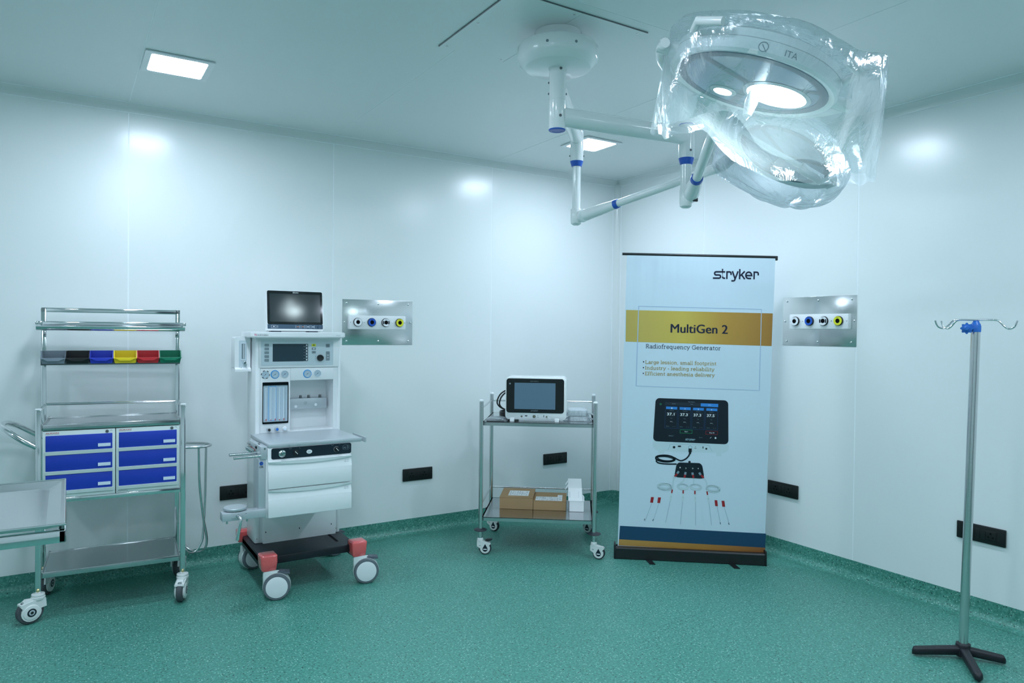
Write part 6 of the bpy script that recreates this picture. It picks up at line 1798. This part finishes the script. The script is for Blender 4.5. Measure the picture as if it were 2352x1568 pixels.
def head(C, roll, tilt, R, lit, nm):
    A = EX * math.cos(roll) - UP * math.sin(roll)
    B = (FW * math.cos(tilt) - UP * math.sin(tilt))
    N = A.cross(B).normalized()
    B = N.cross(A).normalized()
    if N.z < 0:
        N = -N
    T = lambda a, b, n: C + A * a + B * b + N * n
    sh = MB().lathe(C, N, [(R * 0.90, 0.004), (R * 0.97, 0.0), (R, 0.008), (R, 0.040), (R * 0.985, 0.0405), (R * 0.985, 0.0425), (R, 0.043), (R * 0.985, 0.066), (R * 0.90, 0.080), (R * 0.55, 0.092), (0, 0.096)], 56)
    lm(sh, nm + '_shell', 'gloss')
    lm(MB().lathe(C, N, [(0, 0.0055), (R * 0.905, 0.0055), (R * 0.905, 0.003), (0, 0.003)], 48), nm + '_lens', 'lampface', label='grey lens plate')
    lm(MB().lathe(C, N, [(R * 0.90, 0.006), (R * 0.90, 0.0015), (R * 0.80, 0.0015), (R * 0.80, 0.006)], 48), nm + '_lens_rim', 'strip')
    for i in range(3):
        an = math.radians(90 + 120 * i)
        v_, f_ = strokes([[(0, 0), (R * 0.82 * math.cos(an), R * 0.82 * math.sin(an))]], R * 0.10)
        lm(MB().add([T(p[0], p[1], 0.0022) for p in v_], f_), nm + '_lens_bar', 'strip')
    return A, B, N, T
HC1 = Vector((-2.140, -3.133, 2.200))
A1, B1, N1, T1 = head(HC1, math.radians(17), math.radians(-4), 0.256, True, 'front_head')
for a, b, r in ((0.090, 0.020, 0.092), (-0.055, 0.125, 0.030)):
    lm(MB().lathe(T1(a, b, 0.0012), N1, [(0, 0), (r, 0), (r, 0.0012), (0, 0.0012)], 32), 'lit_module', 'lamplit', label='glowing lamp module')
    lm(MB().lathe(T1(a, b, 0.0018), N1, [(r + 0.014, 0), (r, -0.003), (r, 0.001)], 32), 'module_bezel', 'silver')
lm(MB().tube([T1(0.30 * math.cos(math.radians(t_)), 0.30 * math.sin(math.radians(t_)), 0.030) for t_ in range(-4, 189, 8)], 0.0150, 12), 'front_yoke', 'gloss')
for sg in (-1, 1):
    lm(MB().tube([T1(sg * 0.255, 0, 0.030), T1(sg * 0.312, 0, 0.030)], 0.020, 16), 'yoke_pivot', 'gloss')
    lm(MB().tube([T1(sg * 0.235, -0.125, 0.050), T1(sg * 0.240, -0.20, 0.055), T1(sg * 0.180, -0.245, 0.055)], 0.013, 12), 'grab_handle', 'gloss')
lm(MB().tube([B1b, B1b + (T1(-0.02, 0.30, 0.030) - B1b) * 0.5, T1(-0.02, 0.30, 0.030)], 0.020, 14), 'head_spindle', 'gloss')
lm(MB().tube([T1(0.02, 0.01, 0.0), T1(0.02, 0.01, -0.045), T1(0.02, 0.01, -0.085)], [0.016, 0.020, 0.013], 16), 'sterile_handle', 'white')
lg = MB()
def rim(s_, h):
    a_ = -PI / 2 + s_ / 0.263
    return T1(0.2570 * math.cos(a_), 0.2570 * math.sin(a_), h)
vs, fs = strokes([arc(-0.055, 0.021, 0.013, 0.013, 0, 360, 22), [(-0.060, 0.027), (-0.044, 0.008)]], 0.0022)
lg.add([rim(p[0], p[1]) for p in vs], fs)
text(lg, 'ITA', (0.008, 0.012), (0.046, 0.012), 0.017, lambda a, b: rim(a, b))
lm(lg, 'rim_lettering', 'greyink')
HC2 = Vector((-1.369, -2.674, 2.185))
A2, B2, N2, T2 = head(HC2, math.radians(30), math.radians(9), 0.215, False, 'rear_head')
lm(MB().tube([T2(0.250 * math.cos(math.radians(t_)), 0.250 * math.sin(math.radians(t_)), 0.030) for t_ in range(-4, 189, 8)], 0.0150, 12), 'rear_yoke', 'gloss')
lm(MB().tube(spline([B2b, B2b + UP * 0.035 + A2 * 0.03, T2(-0.12, 0.23, 0.075), T2(-0.06, 0.22, 0.085), T2(0.0, 0.18, 0.075)], 5), 0.030, 14), 'rear_spindle', 'gloss')
for sg in (-1, 1):
    lm(MB().tube([T2(sg * 0.205, 0, 0.030), T2(sg * 0.262, 0, 0.030)], 0.018, 16), 'yoke_pivot', 'gloss')
lm(MB().tube([T2(0.0, 0.0, 0.0), T2(0.0, 0.0, -0.045), T2(0.0, 0.0, -0.090)], [0.015, 0.019, 0.012], 16), 'sterile_handle', 'silver')
cbx = MB()
for a, b, n, w_, d_, h_ in ((0.10, -0.15, -0.040, 0.045, 0.03, 0.020),):
    pass
lm(MB().tube([T2(-0.20, -0.02, -0.01), T2(-0.17, -0.09, -0.055), T2(-0.06, -0.14, -0.085), T2(0.08, -0.13, -0.075)], 0.011, 12), 'lower_bow', 'gloss')
lm(MB().tube([T2(0.05, -0.14, -0.085), T2(0.085, -0.135, -0.085), T2(0.15, -0.12, -0.075)], 0.022, 8), 'grip_block', 'silver')
lm(MB().tube([T2(0.20, -0.07, 0.02), T2(0.245, -0.06, -0.01), T2(0.215, -0.02, -0.035)], 0.009, 10), 'grab_handle', 'gloss')

# ---- protective polythene covers
def noise_terms(sd, k):
    rnd = random.Random(sd)
    return [(rnd.randint(3, 13), rnd.uniform(0.5, 7), rnd.uniform(0, 6.28), rnd.uniform(0.4, 1.0)) for _ in range(k)]
NT = noise_terms(5, 9)
HEM = [(-0.30, -0.128), (-0.285, -0.134), (-0.24, -0.135), (-0.19, -0.118), (-0.13, -0.100), (-0.095, -0.098), (-0.05, -0.150), (0.0, -0.205), (0.09, -0.245), (0.21, -0.266), (0.33, -0.283), (0.40, -0.288)]
def hem(x):
    for (xa, za), (xb, zb) in zip(HEM[:-1], HEM[1:]):
        if x <= xb:
            t_ = min(1, max(0, (x - xa) / (xb - xa)))
            return za + (zb - za) * t_
    return HEM[-1][1]
def sstep(x):
    x = min(1, max(0, x)); return x * x * (3 - 2 * x)
def bag1(u, t):
    th = 2 * PI * u
    c_, s_ = math.cos(th), math.sin(th)
    if t < 0.22:
        q = t / 0.22
        p = HC1 + A1 * (0.015 + 0.305 * q * c_) + B1 * (0.290 * q * s_) + N1 * (0.122 - 0.026 * q ** 3)
        p = p + N1 * 0.006 * q * math.sin(5 * th + 3)
        ear = sstep((c_ - 0.55) / 0.45) * q ** 4
        return p + EX * 0.06 * ear + UP * 0.055 * ear
    k = (t - 0.22) / 0.78
    rimp = HC1 + A1 * (0.015 + 0.305 * c_) + B1 * (0.290 * s_) + N1 * 0.096
    ear = sstep((c_ - 0.55) / 0.45)
    rimp = rimp + EX * 0.06 * ear + UP * 0.055 * ear
    hx = 0.047 + 0.345 * math.copysign(abs(c_) ** 0.8, c_)
    hp = HC1 + EX * hx + FW * (0.030 + 0.12 * math.copysign(abs(s_) ** 0.9, s_)) + UP * hem(hx)
    kk = k ** 1.25
    p = rimp * (1 - kk) + hp * kk
    p = p + FW * (0.055 * s_ * math.sin(PI * min(1, k * 1.1)))
    w = sum(a * math.sin(n * th + m * k + ph) for n, m, ph, a in NT) / 4.0
    p = p + (EX * c_ * 0.35 + FW * s_) * (0.004 + 0.020 * k) * w
    p = p + UP * (0.004 * k ** 3 * math.sin(17 * th))
    return p
cv1 = MB()
cv1.grid(lambda u, v: bag1(u, v if v > 0 else 0.002), 120, 60, closed_u=True)
o = cv1.build('lamp_cover', 'film', None, (0, 0, 0), ang=70, recalc=False)
tag(o, 'large clear polythene cover hanging over the front lit lamp head', 'plastic cover')
# loose string of the tie
MB().tube(spline([B1b + EX * 0.02 - UP * 0.02, B1b + EX * 0.035 - UP * 0.035, B1b + EX * 0.050 - UP * 0.045, B1b + EX * 0.046 - UP * 0.07, B1b + EX * 0.036 - UP * 0.072], 5), 0.0016, 6).build('tie_string', 'whiteink', o)
NT2 = noise_terms(11, 10)
tie = (B2b - HC2)
td = tie.normalized()
def bag2(u, v):
    th = 2 * PI * u
    ph = PI * min(0.998, max(0.002, v)) - PI / 2
    d = EX * (math.cos(ph) * math.cos(th)) + FW * (math.cos(ph) * math.sin(th)) + UP * math.sin(ph)
    a = d.dot(A2); b = d.dot(B2); n = d.dot(N2)
    ra = 0.275 if a > 0 else 0.30
    rn = 0.135 if n > 0 else 0.165
    r = 1.0 / math.sqrt((a / ra) ** 2 + (b / 0.275) ** 2 + (n / rn) ** 2)
    w = sum(q * math.sin(k_ * th + m * 2 * v + p_) for k_, m, p_, q in NT2) / 4.5
    r *= 1 + 0.055 * w * math.cos(ph)
    e = sstep((d.dot(td) - 0.80) / 0.20)
    p = HC2 + UP * -0.012 + d * r
    return p * (1 - e * 0.8) + (HC2 + tie * 1.04 + d * 0.03) * (e * 0.8)
cv2 = MB()
cv2.grid(bag2, 96, 48, closed_u=True)
o = cv2.build('lamp_cover', 'film', None, (0, 0, 0), ang=70, recalc=False)
tag(o, 'smaller clear polythene bag tied round the rear unlit lamp head', 'plastic cover')
